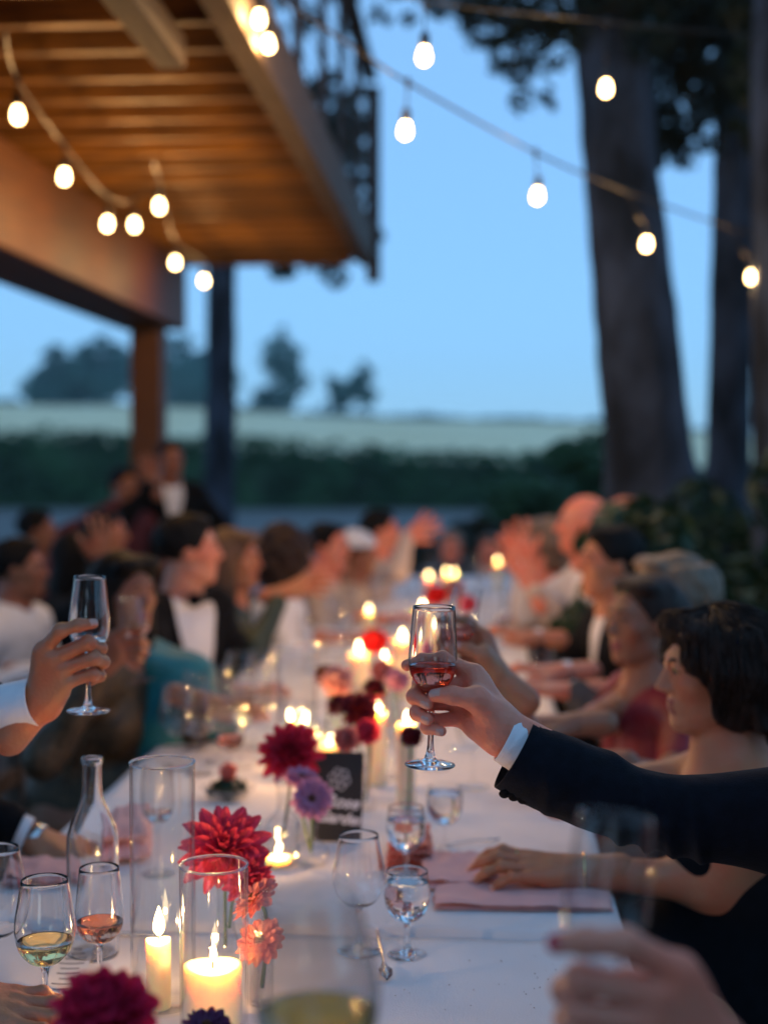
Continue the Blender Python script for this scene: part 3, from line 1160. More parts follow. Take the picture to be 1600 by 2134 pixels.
def glass(label, kind, loc, m='glass', wine=None, level=.115, group=None, rot=None, name='wine_glass', seg=36, tilt=(0., 0.), wname='wine'):
    o = obj(name, glass_mesh(kind, m, seg), None, loc, rot)
    tag(o, label, 'glass', group)
    if wine:
        obj(wname, wine_mesh(kind, level, wine, seg, tilt), o)
    return o


def cylinder_glass(label, loc, r, h, m='thin', group=None, t=.0022):
    pr = [(0, 0), (r - .001, 0), (r, .001), (r, h - .001), (r - t * .5, h + .0008), (r - t, h - .001), (r - t, .005), (0, .005)]
    V, F = lathe_geo(pr, 48)
    o = obj('glass_cylinder', fill_normals(mesh_np('glass_cylinder', V, F, M[m])), None, loc)
    # the ground and polished lip is thicker and catches the light
    V, F = lathe_geo([(r - t * .5 + .0019 * math.cos(a), h + .0019 * math.sin(a)) for a in np.linspace(0, 2 * math.pi, 9)[:-1]], 48, True)
    obj('rim', fill_normals(mesh_np('rim', V, F, M['glass'])), o)
    return tag(o, label, 'glass cylinder', group)


_fl = {}


def flame_mesh(h):
    if h not in _fl:
        pr = [(0, 0)] + cr([(.0022, h * .03), (h * .17, h * .18), (h * .205, h * .34), (h * .165, h * .58), (h * .080, h * .83), (.0003, h)], 2) + [(0, h * 1.005)]
        V, F = lathe_geo(pr, 10)
        _fl[h] = fill_normals(mesh_np('flame', V, F, M['flame']))
    return _fl[h]


def candle(label, loc, r, h, fh=.03, group=None, name='pillar_candle', lean=0.0):
    dip = min(.006, r * .3)
    pr = [(0, 0), (r * .98, 0), (r, .002), (r * 1.01, h * .4), (r, h - .004), (r * .985, h - .0012), (r * .93, h), (r * .84, h - .001), (r * .6, h - dip * .8), (r * .25, h - dip), (0, h - dip)]
    V, F = lathe_geo(pr, 36)
    V = [(x * (1 + .012 * math.sin(3 * math.atan2(y, x) + z * 40)), y, z + (.0018 * math.sin(2 * math.atan2(y, x) + 1) if z > h * .8 else 0)) for x, y, z in V]
    o = obj(name, fill_normals(mesh_np(name, V, F, M['wax'])), None, loc)
    tag(o, label, 'candle', group)
    V, F = tube_geo([(0, 0, h - dip), (.0003, 0, h + .004), (.0012, 0, h + .009)], [.0011, .0010, .0008], 6)
    wk = obj('wick', mesh_np('wick', V, F, M['wick']), o)
    f = obj('flame', flame_mesh(fh), wk, (.001, 0, h + .0045))
    f.rotation_euler = (0, lean, 0)
    lamp('flame_light', f, (0, 0, fh * .4), FLAME_W * fh / .03, (1.0, 0.50, 0.17), .004)
    return o


def votive(label, loc, r=.034, h=.065, group=None, m='thin2', wax_h=.018):
    pr = [(0, 0), (r * .9, 0), (r, h * .3), (r * 1.04, h), (r * 1.0, h + .001), (r * .96, h), (r * .92, h * .3), (r * .82, .006), (0, .006)]
    V, F = lathe_geo(pr, 28)
    V = [(x * (1 + .02 * math.cos(14 * math.atan2(y, x))), y * (1 + .02 * math.cos(14 * math.atan2(y, x))), z) for x, y, z in V]
    o = obj('votive_glass', fill_normals(mesh_np('votive_glass', V, F, M[m])), None, loc)
    tag(o, label, 'candle holder', group)
    V, F = lathe_geo([(0, .0065), (r * .66, .0065), (r * .68, wax_h), (r * .6, wax_h - .0005), (0, wax_h - .001)], 20)
    t = obj('tealight', fill_normals(mesh_np('tealight', V, F, M['wax'])), o)
    f = obj('flame', flame_mesh(.020), t, (0, 0, wax_h + .001))
    lamp('flame_light', f, (0, 0, .008), FLAME_W * .6, (1.0, 0.50, 0.17), .004)
    return o


# ------------------------------------------------------------------ flowers
def petal_mesh(L, W, cup, curl, mname, tip=0.5, notch=0.0):
    key = ('p', L, W, cup, curl, mname, tip)
    if key in _fl:
        return _fl[key]
    V, F = [], []
    nu, nv = 6, 4
    for i in range(nu + 1):
        t = i / nu
        w = W * (math.sin(math.pi * min(1, t * .5 / max(tip, .05) if t < tip else .5 + (t - tip) / (1 - tip) * .46)) ** .8 + .03)
        for j in range(nv + 1):
            s = j / nv * 2 - 1
            V.append((t * L, s * w * .5, curl * t * t * L + cup * (s * s) * w * .9 + .002 * math.sin(t * 7 + s)))
    for i in range(nu):
        for j in range(nv):
            a = i * (nv + 1) + j
            F.append((a, a + 1, a + nv + 2, a + nv + 1))
    _fl[key] = mesh_np('petal', V, F, M[mname])
    return _fl[key]


def flower(label, loc, axis, size, kind, mname, stem_to=None, parts=False, group=None, centre='floret', name='dahlia', leaf=False):
    """Head of petals facing along axis; parts: every petal an object."""
    ax = Vector(axis).normalized()
    q = ax.to_track_quat('Z', 'Y')
    e = empty(name, loc)
    tag(e, label, 'flower', group)
    rnd = random.Random(hash(label) % 9973 if False else sum(map(ord, label)))
    if kind == 'dahlia':
        rings = [(13, -14, 1.0), (13, 4, .98), (12, 20, .90), (11, 36, .80), (9, 53, .66), (7, 68, .50), (5, 82, .36)]
        pm = petal_mesh(size, size * .36, .42, .10, mname, .55)
    elif kind == 'ball':
        rings = [(12, -40, .8), (12, -12, .9), (12, 10, .95), (11, 30, .93), (9, 50, .88), (7, 68, .82), (4, 84, .76)]
        pm = petal_mesh(size, size * .5, .5, .25, mname, .6)
    else:
        rings = [(15, -10, 1.0), (14, 4, .92), (12, 18, .78), (9, 34, .55)]
        pm = petal_mesh(size, size * .40, .18, .05, mname, .70)
    mats4 = []
    for k, (n, el, s) in enumerate(rings):
        for i in range(n):
            a = 2 * math.pi * (i + .5 * (k % 2) + rnd.uniform(-.14, .14)) / n
            s2 = s * rnd.uniform(.9, 1.08)
            m4 = q.to_matrix().to_4x4() @ Matrix.Rotation(a, 4, 'Z') @ Matrix.Translation((size * .10 * math.cos(R(el)), 0, size * .018 * k)) @ Matrix.Rotation(-R(el + rnd.uniform(-7, 7)), 4, 'Y') @ Matrix.Rotation(R(rnd.uniform(-9, 9)), 4, 'X') @ Matrix.Diagonal((s2, s2 * rnd.uniform(.9, 1.1), s2, 1))
            mats4.append(m4)
    if parts:
        for m4 in mats4:
            p = obj('petal', pm, e)
            p.matrix_local = m4
    else:
        g = Geo()
        vv = [v.co.copy() for v in pm.vertices]
        ff = [tuple(p.vertices) for p in pm.polygons]
        for m4 in mats4:
            g.add([m4 @ v for v in vv], ff)
        obj('petals', g.mesh('petals', M[mname]), e)['kind'] = 'stuff'
    if kind == 'zinnia':
        g = Geo()
        for i in range(34):
            a, rr = i * 2.4, size * .27 * math.sqrt(i / 34)
            v, f_ = lathe_geo([(0, 0), (size * .04, size * .02), (size * .03, size * .10), (0, size * .12)], 5)
            g.add([q @ Vector((x + rr * math.cos(a), y + rr * math.sin(a), z + size * (.16 - .12 * (rr / size / .27) ** 2))) for x, y, z in v], f_)
        obj('flower_centre', g.mesh('flower_centre', M[centre]), e)
    # calyx
    v, f_ = lathe_geo([(0, -size * .22), (size * .10, -size * .17), (size * .17, -size * .03), (size * .1, size * .02), (0, size * .02)], 10)
    obj('calyx', mesh_np('calyx', [q @ Vector(p) for p in v], f_, M['stem']), e)
    if stem_to is not None:
        b = Vector(stem_to) - Vector(loc)
        a0 = -ax * size * .15
        c1 = a0 - ax * (b.length * .25)
        pts = smooth_path([a0, a0 * .3 + c1 * .7, c1 * .45 + b * .55, b], 5)
        V, F = tube_geo(pts, [.0026] * len(pts), 7)
        obj('stem', mesh_np('stem', V, F, M['stem']), e)
        if leaf:
            lm = petal_mesh(.05, .022, .15, -.25, 'stem', .45)
            for s in (0, 1):
                l = obj('leaf', lm, e)
                l.location = pts[len(pts) // 3]
                l.rotation_euler = (0, -.5, s * 2.6 + 1)
    return e


def bud_vase(label, loc, h=.11, r=.026, neck=.009, kind='bottle', m='thin2', water=True, ribs=0, group=None):
    if kind == 'bottle':
        o_ = cr([(r * .92, .001), (r, .008), (r * 1.0, h * .22), (r * .62, h * .46), (neck, h * .66), (neck, h * .93), (neck * 1.3, h)], 4)
    elif kind == 'round':
        o_ = cr([(r * .5, .001), (r * .9, h * .14), (r, h * .28), (r * .8, h * .46), (neck * 1.1, h * .6), (neck, h * .8), (neck * 1.4, h)], 4)
    else:
        o_ = cr([(r * .95, .001), (r, .006), (r, h * .5), (r * .98, h)], 4)
    t = .0016
    pr = [(0, 0)] + o_ + [(max(.001, a - t), b) for a, b in reversed(o_) if b > .004] + [(0, .004)]
    V, F = lathe_geo(pr, 28)
    if ribs:
        V = [(x * (1 + .03 * math.cos(ribs * math.atan2(y, x))), y * (1 + .03 * math.cos(ribs * math.atan2(y, x))), z) for x, y, z in V]
    o = obj('bud_vase', fill_normals(mesh_np('bud_vase', V, F, M[m])), None, loc)
    return tag(o, label, 'vase', group)


# ------------------------------------------------------------------ ground, hill, hedge, far trees
def grid_geo(xs, ys, zf):
    V = [(x, y, zf(x, y)) for y in ys for x in xs]
    n = len(xs)
    F = [(j * n + i, j * n + i + 1, (j + 1) * n + i + 1, (j + 1) * n + i) for j in range(len(ys) - 1) for i in range(n - 1)]
    return V, F


g0 = obj('ground', mesh_np('ground', *grid_geo(np.linspace(-320, 320, 9), np.linspace(-60, 340, 13), lambda x, y: 0.0), M['gravel']))
tag(g0, kind='structure')


def hill_z(x, y):
    crest = 7.0 - .056 * x + .6 * math.sin(x * .03 + 1.0) + .3 * math.sin(x * .11)
    t = min(1.0, max(0.0, (y - 62) / 138.0))
    s = t * t * (3 - 2 * t) * .35 + t * .65
    back = max(0.0, (y - 205)) * .09
    return crest * s - back + .15 * math.sin(x * .5 + y * .3) * t - .25 * (1 - t) * (1 if t == 0 else 0)


hill = obj('field', mesh_np('field', *grid_geo(np.linspace(-220, 220, 90), np.linspace(60, 330, 60), hill_z), M['dry_grass']))
tag(hill, kind='structure')


def leaves_geo(centres, n, size, g, squash=0.7, shell=0.35, rs=rng):
    """Leaf-sized faces spread through blobs; centres are (point, radius)."""
    wts = np.array([c[1] ** 2 for c in centres])
    pick = rs.choice(len(centres), n, p=wts / wts.sum())
    d = rs.normal(size=(n, 3))
    d /= np.linalg.norm(d, axis=1)[:, None]
    rad = rs.uniform(shell, 1.0, n) ** .6
    nn = rs.normal(size=(n, 3))
    nn /= np.linalg.norm(nn, axis=1)[:, None]
    for i in range(n):
        c, r = centres[pick[i]]
        p = np.array(c[:]) + d[i] * rad[i] * r * np.array((1, 1, squash))
        a = np.cross(nn[i], d[i])
        a /= np.linalg.norm(a) + 1e-9
        b = np.cross(nn[i], a)
        s = size * rs.uniform(.6, 1.3)
        k = len(g.V)
        g.V.extend([tuple(p - a * s), tuple(p - b * s * .45 + nn[i] * s * .1), tuple(p + a * s), tuple(p + b * s * .45 + nn[i] * s * .1)])
        g.F.append((k, k + 1, k + 2, k + 3))
        g.I.append(0)


# the vine hedge behind the drive
hg = Geo()
cs = []
for x in np.arange(-24, 13, .55):
    top = 2.80 - (x + 18) * .052
    for z in np.arange(.35, top - .2, .55):
        cs.append((Vector((x + random.uniform(-.2, .2), 47 + random.uniform(-.3, .3), z)), .52))
    cs.append((Vector((x, 47, top - .32 + random.uniform(-.1, .12))), .42))
leaves_geo(cs, 16000, .17, hg, 1.0)
he = empty('hedge', (-5, 47, 0))
tag(he, 'long dark green clipped hedge between the blue drive and the dry field', 'hedge')
o = obj('foliage', hg.mesh('foliage', M['leaf_hedge'], False), he)
o.location = (5, -47, 0)
V, F = grid_geo(np.arange(-24, 13.1, 1.0), [0, 1, 2, 3], lambda x, y: 0)
bx = Geo()
for x in np.arange(-24, 13, 1.0):
    bx.add(*box_geo(x, x + 1.002, 46.85, 47.15, 0, 2.40 - (x + 18) * .052))
o2 = obj('hedge_core', bx.mesh('hedge_core', M['leaf_hedge'], False), he)
o2.location = (5, -47, 0)


def blob_tree(label, px, top, base, w, d, n, seed, lobes=8, leaf=.55, group='trees on the crest of the hill', shape='round', cat='tree'):
    """A tree on the crest, from its pixel extents at distance d."""
    rs = np.random.default_rng(seed)
    b, t = P(px, base, d), P(px, top, d)
    W = w / FPX * d
    Hh = t.z - b.z
    e = empty('tree', (b.x, b.y, b.z))
    tag(e, label, cat, group)
    V, F = tube_geo([(0, 0, -3), (0, 0, Hh * .4), (W * .02, 0, Hh * .8)], [W * .05, W * .035, W * .015], 7)
    obj('trunk', mesh_np('trunk', V, F, M['bark']), e)
    cs = []
    for i in range(lobes):
        z = (i + .6) / lobes
        rr = W * .5 * (math.sin(math.pi * (z * .78 + .18)) if shape == 'round' else (1.05 - z) * .9 + .12)
        for k in range(2 if lobes < 12 else 3):
            cs.append((Vector((rs.uniform(-.75, .75) * rr, rs.uniform(-.75, .75) * rr, Hh * (.08 + .86 * z))), max(rr * rs.uniform(.25, .70), W * .07)))
    g = Geo()
    leaves_geo(cs, n, leaf, g, .85, .3, rs)
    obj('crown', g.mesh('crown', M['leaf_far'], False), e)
    return e


blob_tree('low rounded tree at the far left of the hill crest', 118, 712, 845, 125, 205, 2300, 11)
blob_tree('broad dark tree beside the brown post on the hill crest', 215, 690, 840, 140, 205, 2600, 12)
blob_tree('wide bushy tree between the brown post and the dark blue post', 375, 692, 845, 230, 205, 3600, 13, 7)
blob_tree('tallest slender tree standing alone on the hill crest', 592, 668, 860, 92, 205, 1500, 14, 12, .5)
blob_tree('low bushy tree between the two left-hand crest trees', 170, 745, 846, 120, 207, 1800, 18)
blob_tree('low scrub tree left of the tallest slender tree', 560, 800, 858, 90, 207, 900, 19, 5, .5)
blob_tree('small round tree right of the tallest slender tree', 690, 775, 862, 70, 205, 900, 15, 6, .5)
blob_tree('narrow small tree furthest right on the hill crest', 757, 745, 862, 62, 205, 900, 16, 8, .5)
sg = Geo()
cs = []
for px in np.arange(-60, 1500, 14):
    y = np.interp(px, [0, 400, 700, 850, 1000, 1250, 1500], [842, 848, 856, 846, 856, 890, 905])
    if 480 < px < 1500 or px < 440:
        c = P(px, y, 206)
        cs.append((Vector((c.x, c.y + random.uniform(-2, 2), hill_z(c.x, 206) + .2)), random.uniform(.6, 1.2)))
leaves_geo(cs, 5000, .5, sg, .8)
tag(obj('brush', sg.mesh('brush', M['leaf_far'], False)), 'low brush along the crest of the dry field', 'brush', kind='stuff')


# ------------------------------------------------------------------ the deck overhead
deck = empty('wooden_deck', (-2.0, 5.0, 0))
tag(deck, 'raised timber deck with a railing whose underside is lit warm orange', 'deck')
DO = Vector((2.0, -5.0, 0))


def dpart(name, me, c, rot=None):
    o = obj(name, me, deck, Vector(c) + DO)
    if rot:
        o.rotation_euler = rot
    return o


jm = box_mesh('joist', (3.88, .045, .19), M['wood'], .004)
bm_ = box_mesh('deck_board', (3.90, .139, .028), M['wood'], .003)
y = 1.6
while y < 9.5:
    dpart('joist', jm, (-2.755 + random.uniform(-.01, .01), y, 2.935 + random.uniform(-.004, .004)))
    y += .31
y = 1.5
while y < 9.58:
    dpart('deck_board', bm_, (-2.765, y, 3.046 + random.uniform(-.002, .002)))
    y += .146
dpart('rim_beam', box_mesh('rim_beam', (.09, 8.2, .25), M['wood_grey'], .006), (-.765, 5.5, 2.935))
dpart('end_beam', box_mesh('end_beam', (3.85, .06, .235), M['wood'], .005), (-2.80, 9.63, 2.945))
dpart('ledger_beam', box_mesh('ledger_beam', (.09, 3.4, .10), M['wood_grey'], .006), (-.96, 2.72, 2.758))
dpart('girder', box_mesh('girder', (.42, 8.5, .455), M['wood_y'], .01), (-2.18, 5.25, 2.605))
dpart('wooden_post', box_mesh('wooden_post', (.2, .2, 2.378), M['wood_y'], .008), (-2.16, 9.2, 1.189))
bal = box_mesh('baluster', (.035, .05, 1.02), M['wood_rail'], .003)
y = 2.1
while y < 9.4:
    dpart('baluster', bal, (-.74, y, 3.55))
    y += .92
for k in range(6):
    V, F = tube_geo([(0, -4.1, 0), (0, -1.4, -.004), (0, 1.4, -.004), (0, 4.1, 0)], [.004] * 4, 6)
    dpart('railing_cable', mesh_np('railing_cable', V, F, M['cable']), (-.74, 5.55, 3.20 + k * .14))
dpart('top_rail', box_mesh('top_rail', (.09, 8.2, .04), M['wood_rail'], .004), (-.74, 5.55, 4.08))
dpart('railing_post', box_mesh('railing_post', (.09, .09, 1.30), M['wood_rail'], .004), (-.72, 9.62, 3.36))


# ------------------------------------------------------------------ big trees at the right and overhanging foliage
def trunk_mesh(path, seg=36, rough=.03, seed=0.0):
    """path: (x, y, z, r) rings, low to high."""
    pts = smooth_path(path, 14)
    V, F = [], []
    for i, p in enumerate(pts):
        for k in range(seg):
            a = 2 * math.pi * k / seg
            q = Vector((math.cos(a) * 3, math.sin(a) * 3, p[2] * .9 + seed))
            n1 = mnoise.noise(q * .8)
            n2 = mnoise.noise(Vector((math.cos(a) * 9, math.sin(a) * 9, p[2] * 3.2 + seed)))
            rr = p[3] * (1 + n1 * .10) + rough * abs(n2)
            V.append((p[0] + rr * math.cos(a), p[1] + rr * math.sin(a), p[2]))
    n = len(pts)
    for i in range(n - 1):
        for k in range(seg):
            F.append((i * seg + k, i * seg + (k + 1) % seg, (i + 1) * seg + (k + 1) % seg, (i + 1) * seg + k))
    return mesh_np('trunk', V, F, M['bark'])


def big_tree(label, pix, d, top_extra, leafs, n_leaf, limbs=(), seed=1.0, leaf=.055, mleaf='leaf', group=None, shade_canopy=()):
    """pix: (px, py, width px) from the bottom up."""
    path = []
    for px, py, w in pix:
        c = P(px, py, d)
        path.append((c.x, c.y, c.z, w / FPX * d / 2))
    x0, y0, z0, r0 = path[0]
    x1, y1, z1, r1 = path[1]
    path = [(x0 + (x0 - x1) * .3, y0, -.1, r0 * 1.35)] + path
    a, b = path[-2], path[-1]
    k = top_extra / max(.2, (b[2] - a[2]))
    path.append((b[0] + (b[0] - a[0]) * k, b[1], b[2] + top_extra, b[3] * .7))
    e = empty('tree', (path[0][0], d, 0))
    tag(e, label, 'tree', group)
    off = Vector((-path[0][0], -d, 0))
    t = obj('trunk', trunk_mesh(path, 40, .02, seed), e, off)
    g = Geo()
    for lp in limbs:
        pts = smooth_path([P(*q) for q in lp], 6)
        m_ = len(pts)
        V, F = tube_geo(pts, [.045 * (1 - .75 * i / m_) + .006 for i in range(m_)], 7)
        obj('limb', mesh_np('limb', V, F, M['bark']), e, off)
    if n_leaf:
        cs = [(P(px, py, dd), r) for px, py, dd, r in leafs]
        for c, r in list(cs):                                               # ragged edges: small sprays round every clump
            for k in range(4):
                a = random.uniform(0, 6.283)
                cs.append((c + Vector((math.cos(a) * r * 1.15, random.uniform(-.3, .3) * r, math.sin(a) * r * .95)), r * random.uniform(.22, .42)))
        leaves_geo(cs, n_leaf, leaf, g, .8, .25)
        obj('crown', g.mesh('crown', M[mleaf], False), e, off)
    if shade_canopy:                                                              # unseen high leaves, added to shade the table from the sky
        g = Geo()
        leaves_geo([(Vector(c), r) for c, r in shade_canopy], 900 * len(shade_canopy), .11, g, .6, .2)
        obj('added_shade_crown', g.mesh('added_shade_crown', M[mleaf], False), e, off)
    return e


big_tree('thick grey leaning tree trunk behind the right-hand guests',
         [(1362, 1080, 205), (1345, 880, 172), (1322, 640, 160), (1290, 340, 150), (1266, 0, 146)], 8.0, 3.0,
         [(1010, 60, 8.2, .16), (1060, 110, 8.0, .13), (1120, 70, 8.3, .15), (1000, 10, 8.2, .2), (1100, 0, 8.0, .22), (1170, 60, 8, .14), (1085, 150, 8.1, .10), (1140, 205, 8, .06), (1080, 212, 8, .06),
          (960, -10, 8, .15), (900, -25, 8, .12), (1160, 130, 7.9, .08), (1230, -60, 7.8, .35), (1340, -60, 7.8, .4), (820, -30, 8, .10), (790, 30, 8.2, .06), (850, 40, 8.2, .05)],
         7000, [[(1270, 60, 8.0), (1160, 60, 8.1), (1010, 40, 8.2)], [(1265, -60, 8.0), (1060, -30, 8.1), (860, -10, 8.2)]], 1.0, .030,
         shade_canopy=[((.2, 6.2, 7.4), 1.2), ((1.2, 4.6, 7.0), 1.3), ((-.3, 4.6, 7.6), 1.1), ((1.4, 7.0, 7.6), 1.4), ((2.4, 8.4, 8.0), 1.5)])
big_tree('dark slim straight trunk second from the right edge',
         [(1512, 1080, 92), (1518, 880, 84), (1530, 350, 80), (1535, 0, 78)], 9.0, 3.0,
         [(1400, 60, 8.6, .18), (1440, 140, 8.6, .20), (1370, 130, 8.6, .16), (1420, 230, 8.6, .22), (1460, 60, 8.6, .2), (1375, 300, 8.6, .12), (1440, 300, 8.6, .13), (1400, 20, 8.6, .22), (1480, 230, 8.6, .14),
          (1350, 240, 8.6, .12), (1500, 0, 8.6, .2), (1410, 335, 8.6, .05), (1450, 10, 8.6, .25), (1355, 180, 8.6, .16), (1350, 60, 8.6, .2), (1460, 180, 8.6, .18), (1390, 260, 8.6, .14), (1480, 300, 8.6, .08), (1345, 320, 8.6, .06), (1470, 120, 8.6, .2), (1560, 60, 8.6, .14), (1570, 260, 8.6, .10)],
         7500, [[(1530, 40, 9.0), (1450, 120, 8.8), (1400, 230, 8.7)], [(1532, -20, 9.0), (1440, 20, 8.8), (1370, 60, 8.7)]], 7.0, .030,
         shade_canopy=[((2.6, 6.4, 6.6), 1.4), ((3.2, 4.6, 6.0), 1.5), ((2.4, 9.6, 8.0), 1.5), ((3.8, 7.6, 6.4), 1.5)])
big_tree('rough barked trunk cut off by the right edge',
         [(1650, 1080, 160), (1645, 800, 150), (1650, 400, 150), (1655, 0, 150)], 6.6, 3.0,
         [(1580, 40, 6.8, .14), (1590, 150, 6.8, .12), (1575, 280, 6.8, .09), (1570, 200, 6.8, .1), (1600, -20, 6.8, .2)], 2600, [[(1650, 0, 6.6), (1610, 40, 6.7), (1580, 90, 6.8)]], 13.0, .028,
         shade_canopy=[((4.0, 5.2, 4.8), 1.5), ((4.6, 2.6, 4.4), 1.5)])
big_tree('dark slim tree beyond the deck with its leafy crown above the railing',
         [(456, 1080, 66), (460, 820, 60), (462, 560, 58), (470, 250, 54)], 13.0, 2.5,
         [(560, 60, 12.8, .14), (640, 40, 12.8, .12), (735, 60, 12.8, .09), (720, -20, 12.8, .16), (590, -10, 12.8, .12), (690, 160, 12.8, .07), (625, 235, 12.8, .30), (570, 240, 12.8, .34), (690, 250, 12.8, .34), (735, 260, 12.8, .2),
          (600, 320, 12.8, .36), (660, 340, 12.8, .36), (710, 340, 12.8, .30), (640, 420, 12.8, .4), (700, 430, 12.8, .34), (580, 420, 12.8, .36), (660, 500, 12.8, .36), (720, 500, 12.8, .25), (600, 500, 12.8, .3), (500, 300, 12.8, .4), (500, 420, 12.8, .4), (500, 150, 12.8, .4)],
         11000, [[(468, 300, 13.0), (600, 220, 12.9), (720, 150, 12.9)], [(466, 350, 13.0), (620, 330, 12.9), (730, 380, 12.9)]], 21.0, .05)


def bush(label, cpx, cpy, d, r, h, n, seed, m='leaf_mid', leaf=.06, group='shrubs behind the right-hand guests'):
    rs = np.random.default_rng(seed)
    c = P(cpx, cpy, d)
    e = empty('shrub', (c.x, d, 0))
    tag(e, label, 'shrub', group)
    cs = []
    for i in range(26):
        a, q = rs.uniform(0, 6.28), math.sqrt(rs.uniform(0, 1)) * r
        zz = h * (.15 + .8 * rs.uniform(0, 1) * math.sqrt(max(.05, 1 - (q / r) ** 2)))
        cs.append((Vector((q * math.cos(a), q * math.sin(a), zz)), r * rs.uniform(.18, .34)))
    g = Geo()
    leaves_geo(cs, n, leaf, g, .8, .4, rs)
    obj('foliage', g.mesh('foliage', M[m], False), e)
    for i in range(5):
        a = i * 1.3
        V, F = tube_geo([(.06 * math.cos(a), .06 * math.sin(a), -.05), (r * .3 * math.cos(a), r * .3 * math.sin(a), h * .4), (r * .5 * math.cos(a), r * .5 * math.sin(a), h * .8)], [.022, .015, .006], 6)
        obj('stem', mesh_np('stem', V, F, M['bark']), e)
    return e


bush('large dark shrub filling the right edge behind the bob-haired woman', 1560, 1150, 5.6, 1.05, 1.55, 7000, 31)
bush('broad shrub at the foot of the thick leaning trunk', 1420, 1150, 7.2, .95, 1.45, 6000, 32)
bush('rounded shrub left of the leaning trunk at the end of the hedge', 1235, 1020, 14.0, 1.1, 1.75, 5000, 33, 'leaf_hedge', .09)
bush('low dark shrub just beyond the far end of the table', 990, 1120, 11.5, .9, 1.05, 4500, 34, 'leaf', .07)
bush('low spreading shrub between the trunks at the right', 1470, 1000, 10.5, 1.0, 1.55, 4500, 35, 'leaf_mid', .07)
bush('tall dark shrub beyond the two bald guests', 1130, 1120, 10.0, .9, 1.0, 4500, 36, 'leaf', .07)


# ------------------------------------------------------------------ string lights
bulb_pr = [(0, -.047)] + cr([(.008, -.046), (.0160, -.039), (.0192, -.027), (.0170, -.012), (.0125, .002), (.0110, .010)], 3) + [(0, .010)]
BV, BF = lathe_geo(bulb_pr, 12)
bulb_me = fill_normals(mesh_np('bulb', BV, BF, M['bulb']))
SV, SF = lathe_geo([(0, .050), (.006, .050), (.0135, .044), (.0155, .012), (.0145, .004), (0, .004)], 12)
sock_me = fill_normals(mesh_np('socket', SV, SF, M['cable']))


def string_light(label, cable, bulbs, rad=.0035):
    e = empty('string_light', cable[0])
    tag(e, label, 'string lights', 'strings of lit bulbs')
    c0 = Vector(cable[0])
    pts = smooth_path([Vector(c) - c0 for c in cable], 8)
    V, F = tube_geo(pts, [rad] * len(pts), 7)
    obj('cable', mesh_np('cable', V, F, M['cable']), e)
    for b, node in bulbs:
        s = obj('socket', sock_me, e, Vector(b) - c0)
        bb = obj('bulb', bulb_me, s)
        lamp('bulb_light', bb, (0, 0, -.022), BULB_W * random.uniform(.85, 1.15), (1.0, 0.56, 0.21), .014)
        s.rotation_euler = (random.uniform(-.09, .09), random.uniform(-.09, .09), 0)
        V, F = tube_geo([Vector(b) - c0 + Vector((0, 0, .045)), (Vector(b) * .5 + Vector(node) * .5) - c0, Vector(node) - c0], [.003] * 3, 6)
        obj('drop_wire', mesh_np('drop_wire', V, F, M['cable']), e)
        V, F = lathe_geo([(0, .016), (.008, .014), (.009, -.014), (0, -.018)], 8)
        obj('connector', fill_normals(mesh_np('connector', V, F, M['cable'])), e, Vector(node) - c0)
    return e


UP = Vector((0, 0, 1))
def hang(px, py, d, drop=.09):
    b = P(px, py - 4, d)
    return (b, b + UP * drop)


A = [hang(37, 230, 4.3), hang(135, 360, 5.0), hang(225, 460, 5.8), hang(280, 463, 6.3)]
string_light('string of bulbs sagging under the left part of the deck', [P(10, 60, 3.9)] + [b[1] for b in A] + [P(310, 395, 6.9)], A)
A2 = [hang(332, 423, 5.8), hang(366, 543, 7.3), hang(425, 582, 8.2)]
string_light('shorter string of three bulbs running to the dark blue post', [P(318, 330, 5.2)] + [b[1] for b in A2] + [P(470, 590, 9.4)], A2)
A3 = [hang(540, 30, 4.35, .06), hang(558, 82, 4.6, .06)]
string_light('pair of bulbs hanging against the rim of the deck at the top', [P(530, -60, 4.1)] + [b[1] for b in A3] + [P(575, 60, 4.8)], A3)
Bn = [(P(845, 258, 4.6), P(850, 172, 4.6)), (P(1120, 396, 5.2), P(1116, 318, 5.2)), (P(1347, 498, 5.9), P(1308, 400, 5.75)), (P(1565, 568, 6.6), P(1522, 474, 6.45))]
string_light('black cable with bulbs slanting down across the pale sky to the right', [P(560, -20, 4.15), P(780, 128, 4.45)] + [b[1] for b in Bn] + [P(1720, 525, 7.0)], Bn, .005)
Cn = [(P(884, 102, 4.2), P(886, 10, 4.2)), (P(1262, 172, 5.0), P(1262, 44, 5.0))]
string_light('thin upper cable with two bulbs near the top of the picture', [P(640, -60, 3.7), P(886, 0, 4.2), P(1000, 18, 4.45), P(1262, 44, 5.0), P(1380, 58, 5.25), P(1700, 84, 5.9)], Cn)


